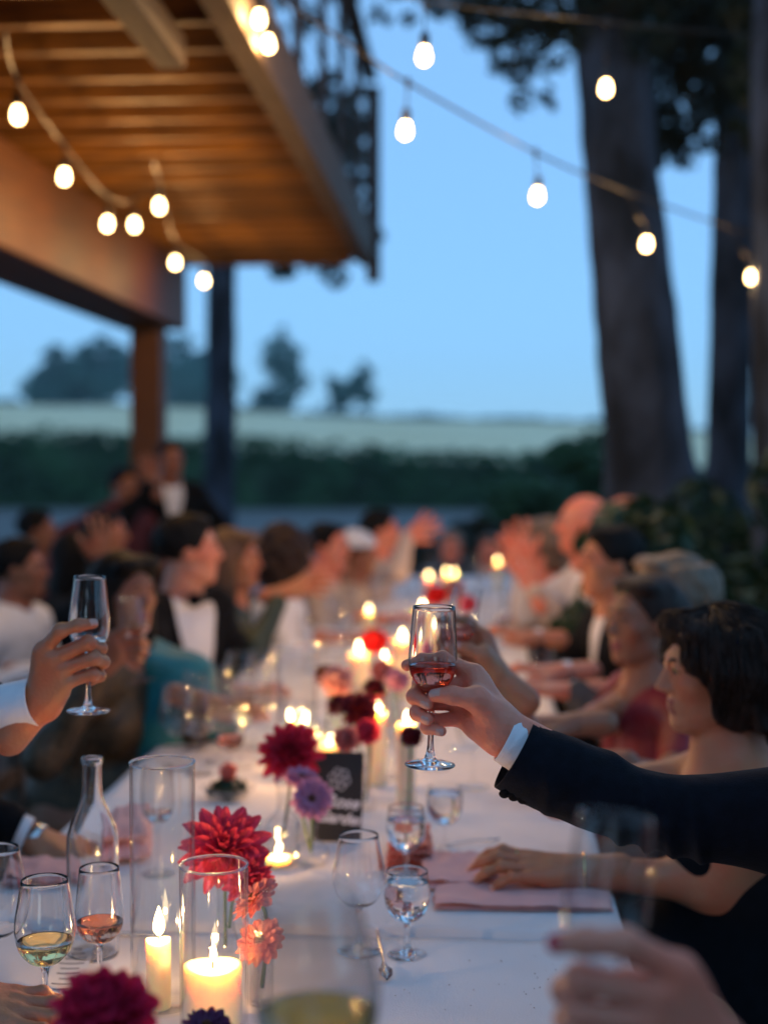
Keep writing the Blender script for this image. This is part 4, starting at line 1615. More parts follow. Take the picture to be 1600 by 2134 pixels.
# ------------------------------------------------------------------ unseen wall added to block sky light, behind the camera
hs_ = empty('added_house', (-2.0, -3.0, 0))
tag(hs_, 'added dark cedar wall that the raised deck belongs to', 'added_house')
hw = Geo()
for k in range(14):                                                         # lapped boards, left open for the door and the windows
    z0 = k * .21
    spans = [(-7.0, -3.2), (-1.8, .4), (1.5, 7.0)] if z0 < 2.1 else [(-7.0, 7.0)]
    for xa, xb in spans:
        hw.add(*box_geo(xa, xb, -.14 + .006 * (k % 2), .0 + .006 * (k % 2), z0, z0 + .208))
obj('wall', hw.mesh('wall', M['wood_grey'], False), hs_)
for xa, xb in ((-3.2, -1.8), (.4, 1.5)):
    fr = obj('window', box_mesh('window', (xb - xa, .06, .10), M['wood_rail'], .004), hs_, ((xa + xb) / 2, -.05, 2.05))
    V, F = box_geo(-(xb - xa) / 2, (xb - xa) / 2, -.006, .006, -2.04, -.05)
    obj('pane', mesh_np('pane', V, F, M['thin'], None, False), fr)
obj('roof', box_mesh('roof', (15, 1.2, .12), M['wood_rail'], .01), hs_, (0, -.2, 3.02), (R(8), 0, 0))


# ------------------------------------------------------------------ tables and cloths
TX0, TX1 = -.83, .225
TNZ = .742


def TN(px, py):
    return on_plane(px, py, TNZ)


def cloth(label, x0, x1, y0, y1, z, seed, drop=.34, group='white tablecloths along the long table'):
    """Top sheet with soft creases and skirts that hang in folds on all sides."""
    nx, ny, nd = 46, int((y1 - y0) / .028), 9
    def ztop(x, y):
        c = mnoise.noise(Vector((x * 5, y * 5, seed))) * .0036 + mnoise.noise(Vector((x * 17, y * 13, seed + 3))) * .0014
        for k, yy in enumerate((.31, .64)):                             # pressed folds
            c += .0040 * math.exp(-((y - y0 - (y1 - y0) * yy) / .012) ** 2)
        c += .0024 * math.exp(-((x - x0 - (x1 - x0) * .5) / .008) ** 2)
        return z + c
    xs, ys = np.linspace(x0, x1, nx), np.linspace(y0, y1, ny)
    g = Geo()
    g.add(*grid_geo(xs, ys, ztop))
    per = [(x, y0, 0, -1) for x in xs] + [(x1, y, 1, 0) for y in ys[1:]] + [(x, y1, 0, 1) for x in xs[::-1][1:]] + [(x0, y, -1, 0) for y in ys[::-1][1:-1]]
    m = len(per)
    V, F = [], []
    for j in range(nd + 1):
        t = j / nd
        for i, (x, y, ax, ay) in enumerate(per):
            w = mnoise.noise(Vector((x * 7, y * 7, seed + 9)))
            if y <= y0 + 1e-6 or y >= y1 - 1e-6:
                o_ = .006 * min(1, t * 3)
            else:
                o_ = (.010 * math.sqrt(t)) + (.020 * w * t + .012 * t * math.sin(y * 23 + seed))
            V.append((x + ax * o_, y + ay * o_, ztop(x, y) - drop * t - .0 * w))
    for j in range(nd):
        for i in range(m):
            i2 = (i + 1) % m
            F.append((j * m + i, (j + 1) * m + i, (j + 1) * m + i2, j * m + i2))
    g.add(V, F)
    me = g.mesh('tablecloth', M['linen'])
    bm = bmesh.new()
    bm.from_mesh(me)
    bmesh.ops.remove_doubles(bm, verts=bm.verts, dist=1e-5)
    bmesh.ops.recalc_face_normals(bm, faces=bm.faces)
    bm.to_mesh(me)
    bm.free()
    o = obj('tablecloth', me)
    return tag(o, label, 'tablecloth', group)


tl = box_mesh('table_leg', (.05, .05, .70), M['wood_grey'], .004)
for i, (ya, yb, z, lab) in enumerate(((.62, 2.192, TNZ, 'nearest trestle table holding the candles and the clear bottle'), (2.205, 4.6, TZ, 'second trestle table in the row under the black card'),
                                      (4.612, 7.2, TZ, 'third trestle table in the row among the blurred far guests'), (7.212, 9.2, TZ, 'furthest trestle table at the end of the row'))):
    cloth(('nearest white tablecloth with the candles and clear bottle', 'white tablecloth under the black card and pink napkins', 'white tablecloth among the blurred far candles',
           'white tablecloth at the far end of the row of tables')[i], TX0, TX1, ya, yb, z, i * 5.3)
    e = empty('banquet_table', ((TX0 + TX1) / 2, (ya + yb) / 2, 0))
    tag(e, lab + ', hidden by its cloth', 'table', 'tables in the long row')
    obj('tabletop', box_mesh('tabletop', (TX1 - TX0 - .03, yb - ya - .03, .03), M['wood_grey'], .004), e, (0, 0, z - .0215))
    for sx in (-1, 1):
        for sy in (-1, 1):
            obj('table_leg', tl, e, (sx * .42, sy * ((yb - ya) / 2 - .12), .35))


# ------------------------------------------------------------------ the near end of the table, roughly in the order of the photograph
bo = [(0, .003), (.020, .001), (.0365, .0), (.0385, .004), (.0385, .165)] + cr([(.0385, .165), (.0370, .185), (.0290, .208), (.0190, .232), (.0148, .252), (.0138, .285)], 4)[1:] + [(.0138, .289), (.0158, .290), (.0162, .297), (.0150, .3005), (.0135, .3010)]
bi = [(max(0, r - .0026), z + (.004 if z < .02 else 0)) for r, z in reversed(bo)]
V, F = lathe_geo(bo + [(.0118, .3005)] + bi[2:], 40)
o = obj('wine_bottle', fill_normals(mesh_np('wine_bottle', V, F, M['glass'])), None, TN(195, 1990))
tag(o, 'tall clear glass bottle with sloping shoulders at the left of the table', 'bottle')

cylinder_glass('tall glass cylinder around the slim ivory candle', TN(341, 2098), .0440, .335, group='glass cylinders on the near table')
candle('slim ivory candle burning inside the tall glass cylinder', TN(331, 2108) + Vector((0, 0, .006)), .0165, .092, .041, name='slim_candle')
cylinder_glass('short glass cylinder around the thick pillar candle', TN(447, 2138), .0450, .214, group='glass cylinders on the near table')
candle('thick ivory pillar candle burning inside the short glass cylinder', TN(444, 2136) + Vector((0, 0, .006)), .0385, .074, .026)
glass('rose wine glass standing in front of the clear bottle', 'rose', TN(209, 2085), 'glass', 'rose_wine', .1105)
glass('large glass of white wine at the lower left corner', 'white', TN(96, 2150), 'glass', 'white_wine', .120)
glass('empty wine glass cut off by the left edge', 'red', TN(-8, 2070), 'glass')
glass('small goblet of clear water nearest the camera', 'small', TN(848, 1990), 'glass', 'water', .112, wname='water')
glass('goblet of water in front of the coral napkin', 'small', T(846, 1832), 'glass', 'water', .106, wname='water')
glass('goblet of water below the outstretched black sleeve', 'small', T(926, 1775), 'thin2', 'water', .112, wname='water')
glass('large empty wine glass with rain-like reflections left of the water goblets', 'red', TN(748, 1982), 'glass').scale = (.89, .89, .87)
glass('wine glass behind the tall near cylinder with a sip of rose', 'tulip', T(330, 1822), 'thin2', 'pale_wine', .112)
bud_vase('slender ribbed bud vase holding the coral dahlia', TN(470, 2012), .120, .0240, .0125, 'bottle', 'thin2', ribs=12)
flower('large coral red dahlia above the short glass cylinder', P(468, 1772, 2.07), (.10, -.62, .62), .066, 'dahlia', 'dahlia', TN(470, 2000) + Vector((0, 0, .02)), True, 'dahlias on the table', leaf=True)
flower('smaller salmon dahlia tucked under the coral dahlia', P(515, 1832, 2.04), (.6, -.6, .1), .040, 'dahlia', 'dahlia', TN(478, 2003) + Vector((0, 0, .05)), True, 'dahlias on the table')
bud_vase('narrow clear vase holding two salmon zinnias', TN(545, 2092), .095, .0170, .0125, 'tube', 'thin2')
flower('upper salmon zinnia seen from the side', P(531, 1874, 1.93), (-.55, -.18, .80), .036, 'zinnia', 'petal_pink', TN(545, 2085) + Vector((0, 0, .02)), True, 'zinnias on the table', name='zinnia')
flower('lower salmon zinnia leaning left over its vase', P(543, 1962, 1.90), (-.25, -.55, .70), .034, 'zinnia', 'petal_pink', TN(547, 2088) + Vector((0, 0, .02)), True, 'zinnias on the table', name='zinnia')
flower('blurred magenta zinnia at the bottom edge', P(215, 2128, 1.16), (.1, -.35, .9), .044, 'ball', 'petal_magenta', P(225, 2520, 1.16), True, 'dahlias on the table')
flower('small dark purple flower at the bottom edge', P(430, 2140, 1.45), (.1, -.3, .9), .026, 'zinnia', 'petal_purple', P(430, 2430, 1.45), True, 'zinnias on the table', name='zinnia')
bud_vase('low clear vase under the blurred magenta flower', Vector((P(225, 2300, 1.16).x, 1.16, TNZ)), .225, .026, .012, 'round', 'thin2')
bud_vase('tiny clear vase under the dark purple flower', Vector((P(430, 2300, 1.45).x, 1.45, TNZ)), .095, .018, .010, 'round', 'thin2')
votive('low clear tealight holder at the bottom edge right of the pillar candle', Vector((P(560, 2180, 1.66).x, 1.66, TNZ)), .036, .055)
votive('lit tealight holder at the bottom edge near the purple flower', Vector((P(322, 2180, 1.55).x, 1.55, TNZ)), .032, .05)

# cutlery, menu, napkins
def fork_spoon(label, a, b, kind):
    a, b = Vector(a), Vector(b)
    d = (b - a).normalized()
    L = (b - a).length
    s = Vector((-d.y, d.x, 0))
    e = Geo()
    prof = [(0, .0105), (.18, .006), (.55, .0032), (.72, .0036)] if kind != 'knife' else [(0, .009), (.45, .0075), (.5, .0085), (.75, .010), (.97, .006), (1.0, .001)]
    if kind == 'spoon':
        prof += [(.78, .010), (.86, .0205), (.94, .0185), (1.0, .004)]
    if kind == 'fork':
        prof += [(.76, .011), (.82, .0125), (.84, .0125)]
    V, F = [], []
    for t, w in prof:
        zz = .0035 + .006 * math.sin(math.pi * t) * (1 if kind != 'knife' else .1) + (.004 if (kind != 'knife' and t > .8) else 0)
        for q, h in ((-1, 0), (0, .0018), (1, 0), (0, -.0016)):
            V.append(d * (t * L) + s * (w * q * .5) + Vector((0, 0, zz + h)))
    for i in range(len(prof) - 1):
        for k in range(4):
            F.append((i * 4 + k, i * 4 + (k + 1) % 4, i * 4 + 4 + (k + 1) % 4, i * 4 + 4 + k))
    e.add(V, F)
    if kind == 'fork':
        for q in (-1.5, -.5, .5, 1.5):
            V, F = tube_geo([d * (.83 * L) + s * (q * .0034) + Vector((0, 0, .0095)), d * (.92 * L) + s * (q * .0036) + Vector((0, 0, .0075)), d * L + s * (q * .0034) + Vector((0, 0, .011))], [.0013, .0012, .0006], 5)
            e.add(V, F)
    o = obj(kind, fill_normals(e.mesh(kind, M['steel'])), None, a)
    return tag(o, label, kind)


fork_spoon('steel knife lying left to right behind the tall cylinder', TN(350, 1957), TN(60, 1949), 'knife')
fork_spoon('steel spoon pointing down right of the blurred foreground glass', TN(782, 1930), TN(806, 2052), 'spoon')
fork_spoon('steel knife beside the resting hand with rings', T(820, 1800), T(1060, 1776), 'knife')
fork_spoon('steel fork lying behind the coral napkin', T(930, 1765), T(1040, 1758), 'fork')


def sheet(name, label, cat, corners, m, z=.0012, group=None, n=8, curl=.0, thick=.0006):
    c = [Vector(q) for q in corners]
    V = []
    for j in range(n + 1):
        for i in range(n + 1):
            u, v = i / n, j / n
            p = (c[0] * (1 - u) + c[1] * u) * (1 - v) + (c[3] * (1 - u) + c[2] * u) * v
            V.append(p + Vector((0, 0, z + curl * (u - .5) ** 2)))
    F = [(j * (n + 1) + i, j * (n + 1) + i + 1, (j + 1) * (n + 1) + i + 1, (j + 1) * (n + 1) + i) for j in range(n) for i in range(n)]
    k = len(V)
    V2 = V + [p - Vector((0, 0, thick)) for p in V]
    F2 = F + [tuple(q + k for q in f[::-1]) for f in F]
    o = obj(name, fill_normals(mesh_np(name, V2, F2, m)), None)
    return tag(o, label, cat, group)


menu_c = [TN(85, 2085), TN(170, 2085), TN(200, 1962), TN(130, 1962)]
menu = sheet('menu', 'white printed menu sheet behind the rose wine glass', 'menu', menu_c, M['paper'], .003, curl=.01)
mg = Geo()
for i in range(9):
    for cidx in range(1):
        v0 = .12 + i * .085
        w = (.55, .7, .4, .62, .5, .7, .45, .6, .35)[i]
        cc = [Vector(q) for q in menu_c]
        def at(u, v):
            return (cc[0] * (1 - u) + cc[1] * u) * (1 - v) + (cc[3] * (1 - u) + cc[2] * u) * v + Vector((0, 0, .0034 + .01 * (u - .5) ** 2))
        us = np.linspace(.5 - w / 2, .5 + w / 2, 5)
        V = [at(u, v0) for u in us] + [at(u, v0 + .022) for u in us]
        mg.add(V, [(q, q + 1, q + 6, q + 5) for q in range(4)])
obj('print', mg.mesh('print', M['ink']), menu)


def napkin(label, corners, m, layers=3, seed=0.0, group='folded napkins at the place settings', h=.007, drop=None):
    """Folded linen: stacked layers, each a puffed sheet with rounded folds."""
    c = [Vector(q) for q in corners]
    g = Geo()
    n = 18
    for L in range(layers):
        ins = .025 * L + .02 * math.sin(seed + L * 2.1)
        V = []
        for sgn in (1, -1):
            for j in range(n + 1):
                for i in range(n + 1):
                    u, v = ins + (1 - 2 * ins) * i / n, ins * .6 + (1 - 1.2 * ins) * j / n
                    p = (c[0] * (1 - u) + c[1] * u) * (1 - v) + (c[3] * (1 - u) + c[2] * u) * v
                    e_ = min(1, 6 * min(i, n - i, j, n - j) / n)
                    puff = h * .5 * math.sqrt(e_) * sgn
                    w = mnoise.noise(Vector((u * 3, v * 3, seed + L * 2))) * .014 * (L + 1) / layers
                    z = h * (L + .5) + puff + max(0, w) + .004 * abs(mnoise.noise(Vector((u * 7 + seed, v * 5, 3.0))))
                    sx = mnoise.noise(Vector((v * 4, seed + L * 3.0, u))) * .007
                    sy = mnoise.noise(Vector((u * 4, seed + 5 + L * 3.0, v))) * .007
                    V.append(p + Vector((sx, sy, z + .001)))
        k = (n + 1) ** 2
        F = [(j * (n + 1) + i, j * (n + 1) + i + 1, (j + 1) * (n + 1) + i + 1, (j + 1) * (n + 1) + i) for j in range(n) for i in range(n)]
        g.add(V, F + [tuple(q + k for q in f[::-1]) for f in F])
    o = obj('napkin', fill_normals(g.mesh('napkin', m)), None)
    return tag(o, label, 'napkin', group)


napkin('pink folded napkin lying across the right edge of the table', [T(895, 1900), T(1287, 1906), T(1262, 1832), T(900, 1840)], M['pink_linen'], 2, 1.0, h=.0055)
napkin('crumpled pink napkin end under the resting hand', [T(880, 1860), T(1040, 1862), T(1010, 1800), T(872, 1795)], M['pink_linen'], 2, 4.0, h=.012)
napkin('coral napkin seen through the second water goblet', [T(800, 1818), T(905, 1822), T(900, 1762), T(815, 1758)], M['coral_linen'], 4, 7.0, h=.012)
napkin('pale pink napkin under the resting hand with a watch', [T(5, 1852), T(150, 1852), T(160, 1812), T(30, 1808)], M['pink_linen'], 3, 9.0)
napkin('peach napkin standing behind the clear bottle', [T(215, 1812), T(315, 1800), T(320, 1742), T(235, 1745)], M['pink_linen'], 2, 12.0, h=.034)

# the black table card with its white writing
cb = T(702, 1752)
card = obj('table_card', box_mesh('table_card', (.100, .003, .172), M['black_card'], .0008), None, cb + Vector((0, 0, .086)), (R(-8), R(2), R(6)))
tag(card, 'black card with white handwriting standing behind the pink zinnias', 'table card')


def writing(txt, size, loc, parent, rotz=0, shear=.35):
    cu = bpy.data.curves.new('lettering', 'FONT')
    cu.body = txt
    cu.size = size
    cu.shear = shear
    cu.align_x = 'CENTER'
    cu.extrude = .0002
    cu.offset = .0008
    t = bpy.data.objects.new('lettering_source', cu)
    COL.objects.link(t)
    me = bpy.data.meshes.new_from_object(t.evaluated_get(bpy.context.evaluated_depsgraph_get()))
    bpy.data.objects.remove(t)
    me.materials.clear()
    me.materials.append(M['chalk'])
    return obj('lettering', me, parent, loc, (R(90), R(rotz), 0))


writing('Rose', .033, (.008, -.0019, -.020), card, 5)
writing('Garden', .030, (.006, -.0019, -.050), card, 5)
eg = Geo()
for i in range(6):
    a = i * 2 * math.pi / 6
    for rr, rw in ((.0135, .0085),):
        V = [(.004 + (rr) * math.cos(a + rr * 60) + rw * math.cos(t), -.0019, .034 + rr * math.sin(a + rr * 60) + rw * math.sin(t)) for t in np.linspace(0, 6.283, 11)[:-1]]
        Vi = [(.004 + (rr) * math.cos(a + rr * 60) + rw * .82 * math.cos(t), -.0019, .034 + rr * math.sin(a + rr * 60) + rw * .82 * math.sin(t)) for t in np.linspace(0, 6.283, 11)[:-1]]
        V = [(x, y - .00003 * i - rr * .004, z) for x, y, z in V]
        Vi = [(x, y - .00003 * i - rr * .004, z) for x, y, z in Vi]
        eg.add(V + Vi, [(k, (k + 1) % 10, 10 + (k + 1) % 10, 10 + k) for k in range(10)])
obj('flower_emblem', eg.mesh('flower_emblem', M['chalk'], False), card)

# middle distance on the second table
flower('crimson dahlia in front of the two mid-table flames', P(603, 1570, 2.68), (-.05, -.75, .55), .058, 'dahlia', 'dahlia_m', T(590, 1800) + Vector((0, 0, .05)), True, 'dahlias on the table')
bud_vase('clear carafe-shaped vase holding the crimson dahlia', T(592, 1790), .155, .038, .013, 'round', 'thin2')
votive('ribbed glass holder glowing with a tealight left of the black card', T(580, 1806), .037, .080)
flower('lilac zinnia facing the camera before the black card', P(650, 1664, 2.50), (.05, -.85, .25), .036, 'zinnia', 'petal_lilac', T(648, 1800) + Vector((0, 0, .02)), True, 'zinnias on the table', name='zinnia')
flower('second lilac zinnia seen edge-on under the crimson dahlia', P(628, 1622, 2.55), (.15, -.15, .95), .034, 'zinnia', 'petal_lilac', T(645, 1800) + Vector((0, 0, .03)), True, 'zinnias on the table', name='zinnia')
bud_vase('round bud vase holding the two lilac zinnias', T(650, 1808), .085, .033, .010, 'round', 'thin2')
bowl_l = T(476, 1668)
V, F = lathe_geo([(0, .001), (.03, 0), (.045, .012), (.058, .03), (.056, .03), (.042, .014), (0, .006)], 24)
bw = obj('bowl', fill_normals(mesh_np('bowl', V, F, M['thin2'])), None, bowl_l)
tag(bw, 'small glass bowl of green leaves and pink petals', 'bowl')
g = Geo()
leaves_geo([(bowl_l + Vector((0, 0, .028)), .045)], 60, .018, g, .5)
tag(obj('greenery', g.mesh('greenery', M['leaf_mid'], False)), 'green leaves heaped in the small glass bowl', 'leaves')
flower('pink flower lying on the green leaves in the small bowl', bowl_l + Vector((0, -.005, .06)), (0, -.4, .9), .022, 'ball', 'petal_pink', None, False)

# the two near flames and their neighbours
cylinder_glass('tall blurred glass cylinder in the middle of the table', T(619, 1618), .047, .30, 'thin2')
candle('left one of two tall candles behind the crimson dahlia', T(606, 1620), .011, .128, .028, name='taper_candle', lean=-.15, group='pair of tall candles')
candle('right one of two tall candles behind the crimson dahlia', T(632, 1622), .011, .120, .032, name='taper_candle', lean=.25, group='pair of tall candles')
votive('wide amber-lit glass tumbler behind the black card', T(692, 1600), .044, .105, wax_h=.06)

# far flowers and candles: (label, px, py, d, size, kind, material)
FAR_FLOWERS = [
    ('dark red dahlia left of the raised rose glass', 745, 1480, 3.1, .046, 'dahlia', 'petal_dark'),
    ('coral rose hanging beside the black card', 766, 1530, 2.95, .030, 'ball', 'dahlia'),
    ('pale pink ball dahlia behind the tall middle cylinder', 700, 1425, 3.4, .042, 'ball', 'petal_blush'),
    ('brown-orange flower at the rim of the middle cylinder', 677, 1410, 3.5, .028, 'ball', 'floret'),
    ('lilac ball flower left of the raised hand', 826, 1420, 3.3, .030, 'ball', 'petal_lilac'),
    ('round deep red flower on a thin stem below the raised hand', 856, 1538, 2.75, .024, 'ball', 'petal_dark'),
    ('scarlet flower beside the bright left flame', 778, 1340, 4.3, .044, 'ball', 'petal_red'),
    ('scarlet flower above the raised rose glass', 908, 1245, 5.2, .045, 'ball', 'petal_red'),
    ('orange flower right of the raised rose glass rim', 975, 1262, 5.0, .035, 'ball', 'dahlia'),
    ('pink flower among the furthest candles', 945, 1232, 5.6, .050, 'ball', 'petal_blush'),
    ('mauve flower near the middle of the blurred table', 880, 1360, 4.0, .035, 'ball', 'petal_lilac'),
    ('salmon flower between the middle cylinder and the flames', 795, 1400, 3.7, .032, 'ball', 'petal_pink'),
    ('dusky pink flower in front of the amber tumbler', 722, 1545, 2.9, .030, 'ball', 'petal_pink'),
    ('small crimson bud above the dark red dahlia', 778, 1440, 3.2, .028, 'ball', 'petal_dark'),
    ('dark crimson flower low by the near tumbler', 705, 1470, 3.2, .030, 'dahlia', 'petal_dark')]
for lab, px, py, d, s, kd, m in FAR_FLOWERS:
    p = P(px, py, d)
    foot = Vector((p.x + random.uniform(-.01, .01), d + .01, TZ + .02))
    flower(lab, p, (random.uniform(-.3, .3), -.5, .75), s, kd, m, foot, False, 'flowers down the middle of the table', name='garden_flower')
    bud_vase('bud vase under the ' + lab, (foot.x, foot.y, TZ), .09, .022, .010, 'bottle', 'thin2', group='bud vases down the middle of the table')
FAR_FLAMES = [
    ('bright flame beside the scarlet flower', 747, 1350, 4.2, 1.5), ('small flame low left of the raised hand', 787, 1470, 3.2, .8), ('wide flame beside the fingertips of the raised hand', 846, 1492, 3.0, .9),
    ('flame just above the rim of the raised rose glass', 880, 1262, 5.0, 1.4), ('flame left of the raised rose glass', 838, 1322, 4.4, 1.2), ('flame right of the second raised glass', 982, 1300, 4.7, 1.3),
    ('left one of the three amber far flames', 893, 1196, 7.0, .8), ('middle one of the three amber far flames', 930, 1188, 7.4, .8), ('right one of the three amber far flames', 946, 1190, 7.3, .8), ('furthest amber flame towards the bald guests', 1036, 1166, 8.2, .9),
    ('flame in front of the beige dress', 768, 1266, 5.6, .8), ('flame behind the bowl of the raised rose glass', 872, 1345, 4.1, 1.0), ('flame seen through the raised rose glass', 905, 1300, 4.6, 1.1), ('flame low beside the scarlet flower', 800, 1362, 3.9, .8)]
for lab, px, py, d, k in FAR_FLAMES:
    p = P(px, py, d)
    h = max(.03, p.z - TZ - .018)
    candle('candle with the ' + lab, (p.x, d, TZ + .001), .020 if k < 1.2 else .030, h, .017 * k + .009, 'candles down the middle of the table')

# glasses standing on the far tables
FG = [('furthest left of the glasses behind the tall near cylinder', 372, 1600, 'red', None), ('second from the left of the glasses behind the tall near cylinder', 415, 1612, 'white', None),
      ('third from the left of the glasses behind the tall near cylinder', 455, 1590, 'red', None), ('narrow glass just left of the crimson dahlia', 500, 1600, 'tulip', None), ('glass with a little rose behind the crimson dahlia', 530, 1560, 'red', 'rose_wine'),
      ('glass close to the left side of the middle cylinder', 545, 1500, 'white', None), ('broad glass by the sleeve of the bow-tied man', 500, 1510, 'red', None), ('broad glass behind the pale pink ball dahlia', 700, 1430, 'red', None),
      ('narrow glass behind the top of the middle cylinder', 640, 1400, 'tulip', None), ('broad glass just under the wrist of the raised hand', 960, 1560, 'red', None), ('glass behind the foot of the raised rose glass', 905, 1600, 'white', None),
      ('broad glass beside the forearm of the bob-haired woman', 1000, 1430, 'red', None), ('narrow glass in front of the clapping guest', 1040, 1400, 'tulip', None), ('glass just right of the second raised glass', 1000, 1360, 'white', None),
      ('broad glass nearest the bald man', 1030, 1320, 'red', None), ('narrow glass hidden behind the second raised glass', 950, 1380, 'tulip', None), ('broad glass left of the index finger of the raised hand', 830, 1400, 'red', None),
      ('glass of white wine right of the black card', 760, 1600, 'white', 'white_wine'), ('broad glass behind the scarlet flower', 790, 1300, 'red', None), ('broad glass behind the rim of the raised rose glass', 930, 1300, 'red', None),
      ('narrow glass by the flame right of the second raised glass', 1000, 1290, 'tulip', None), ('broad glass under the flame above the raised rim', 860, 1290, 'red', None), ('narrow glass left of the stem of the raised glass', 820, 1560, 'tulip', None),
      ('broad glass in front of the guest in beige silk', 690, 1350, 'red', None), ('glass nearest the cuff of the bow-tied man', 455, 1540, 'white', None), ('narrow glass by the greenery bowl', 405, 1560, 'tulip', None),
      ('glass of rose under the teal shawl', 480, 1640, 'rose', 'rose_wine'), ('broad glass left of the two mid-table flames', 560, 1590, 'red', None), ('narrow glass beyond the two mid-table flames', 655, 1470, 'tulip', None),
      ('glass between the scarlet flower and the middle cylinder', 720, 1390, 'white', None), ('broad glass right of the coral rose', 800, 1620, 'red', None), ('broad glass under the navy cuff', 985, 1640, 'white', None),
      ('narrow glass left of the bob-haired woman raised hand', 925, 1450, 'tulip', 'pale_wine'), ('glass of rose beyond the second raised glass', 1050, 1345, 'rose', 'rose_wine'), ('broad glass by the folded arms of the black-jacketed guest', 1065, 1300, 'red', None),
      ('narrow glass on the far left edge of the table', 620, 1310, 'tulip', None), ('glass of white wine among the far amber flames', 900, 1250, 'white', 'white_wine'), ('narrow glass right of the far amber flames', 990, 1235, 'tulip', None)]
for lab, px, py, kd, w in FG:
    glass('blurred ' + lab, kd, T(px, py), 'thin2', w, .115, 'glasses down the long table', seg=20)
glass('empty stemmed glass standing in front of the woman in red', 'white', T(1130, 1500), 'thin2', None, seg=28)

cg = Geo()
rs_ = np.random.default_rng(9)
for k in range(60):
    p = TN(*rs_.uniform((620, 1990), (1250, 2130))) if k % 3 else T(*rs_.uniform((330, 1700), (1150, 1930)))
    r = rs_.uniform(.0004, .0012)
    V, F = lathe_geo([(0, 0), (r, r * .4), (r * .7, r * 1.1), (0, r * 1.3)], 5)
    cg.add([(p.x + v[0] * rs_.uniform(.8, 1.4), p.y + v[1], p.z + .003 + v[2]) for v in V], F)
tag(obj('crumbs', cg.mesh('crumbs', M['floret'], False)), 'bread crumbs scattered over the tablecloth', 'crumbs', kind='stuff')


# ------------------------------------------------------------------ guests
def up_to(p):
    return np.array(p[:], float)


GR = 'guests along the right side of the table'
GL = 'guests along the left side of the table'
GB = 'guests under the deck behind'
X_, Y_, Z_ = np.eye(3)


def held(label, hm, kind='tulip', m='thin2', wine=None, level=.115, wname='wine', seg=30, tilt=None, up=0.0):
    """A glass whose stem stands in the closed hand."""
    q = hm @ np.array((.0925, -.047, .003, 1))
    R3 = hm[:3, :3]
    upv = R3[:, 1]
    if tilt is not None:
        upv = nrm(tilt)
    stem0 = (hm @ np.array((.0915, .030, .003, 1)))[:3]
    base = stem0 - upv * (.078 - up)
    rot = Vector(upv).to_track_quat('Z', 'Y').to_euler()
    lvl = (0., 0.)
    inv = Vector(upv).to_track_quat('Z', 'Y').inverted() @ Vector((0, 0, 1))
    lvl = (round(-inv.x / inv.z, 4), round(-inv.y / inv.z, 4))
    return glass(label, kind, Vector(base), m, wine, level, None, rot, seg=seg, tilt=lvl, wname=wname)


# the toasting man at the right: only his arm, cuff and shoulder are in the frame
S_HERO = 1.75
wr = up_to(P(1052, 1522, S_HERO))
hx = nrm(np.array((-1.0, .0, .03)))
hero, hm, arms, inf = person('man in a dark navy suit reaching from the right edge to raise a rose glass', P(1880, 1440, 1.60), 180, 170, sex='m', sk='skin_pink', hair='short', outfit='suit', cloth='navy_wool',
                             R_arm=(wr, 'grip', hx, (0.0, -1, .10), (.0, .3, -1), up_to(P(1400, 1704, 1.765))), lean=.03, vox=.008, jfrac_r=.10, straight=True, group=None, width=1.0, hand_vox=.0015)
held('rose glass held up in focus in the fingers of the dark-suited man', hm['R'], 'tulip', 'glass', 'red_wine', .126, tilt=(-.03 + .055, .0, 1), seg=64)
# his sleeve and cuff, modelled apart because they are the sharpest cloth in the picture
for ch in list(hero.children):
    if ch.name.startswith('shirt_cuff'):
        bpy.data.objects.remove(ch)


def sleeve_sweep(name, pts, parent, m, org, seg=56, thick=.0022, wrinkles=0.0, seed=0.0, oval=1.0, folds=()):
    """pts: (point, radius); an open tube with an inner wall, its cloth drawn into folds."""
    P_ = smooth_path([(*p[:], r) for p, r in pts], 14)
    pos = [Vector(p[:3]) for p in P_]
    V, F = [], []
    n = len(pos)
    t0 = (pos[1] - pos[0]).normalized()
    side = Vector((0, -1, 0))
    for wall in (0, 1):
        for i in range(n):
            t = (pos[min(i + 1, n - 1)] - pos[max(0, i - 1)]).normalized()
            b = (side - t * side.dot(t)).normalized()
            c = t.cross(b)
            L = i / (n - 1)
            for k in range(seg):
                a = 2 * math.pi * k / seg
                rr = P_[i][3] - wall * thick
                if wrinkles:
                    q = Vector((math.cos(a) * 1.3 + seed, math.sin(a) * 1.3, L * 7 + .9 * math.sin(a)))
                    env = min(1, L * 6) * .75 + .25
                    rr += wrinkles * env * (mnoise.noise(q) + .5 * abs(mnoise.noise(q * 2.3)))
                    for (fl, fa, fw, fh) in folds:
                        da = math.atan2(math.sin(a - fa), math.cos(a - fa))
                        rr += fh * math.exp(-((L - fl - .045 * da) / fw) ** 2 - (da / 1.1) ** 2)
                V.append(pos[i] + (b * math.cos(a) * oval + c * math.sin(a)) * rr)
    m0 = n * seg
    for i in range(n - 1):
        for k in range(seg):
            k2 = (k + 1) % seg
            F.append((i * seg + k, (i + 1) * seg + k, (i + 1) * seg + k2, i * seg + k2))
            F.append((m0 + i * seg + k, m0 + i * seg + k2, m0 + (i + 1) * seg + k2, m0 + (i + 1) * seg + k))
    for k in range(seg):
        k2 = (k + 1) % seg
        F.append((k, k2, m0 + k2, m0 + k))
    V = [v - Vector(org) for v in V]
    return obj(name, fill_normals(mesh_np(name, V, F, M[m])), parent)


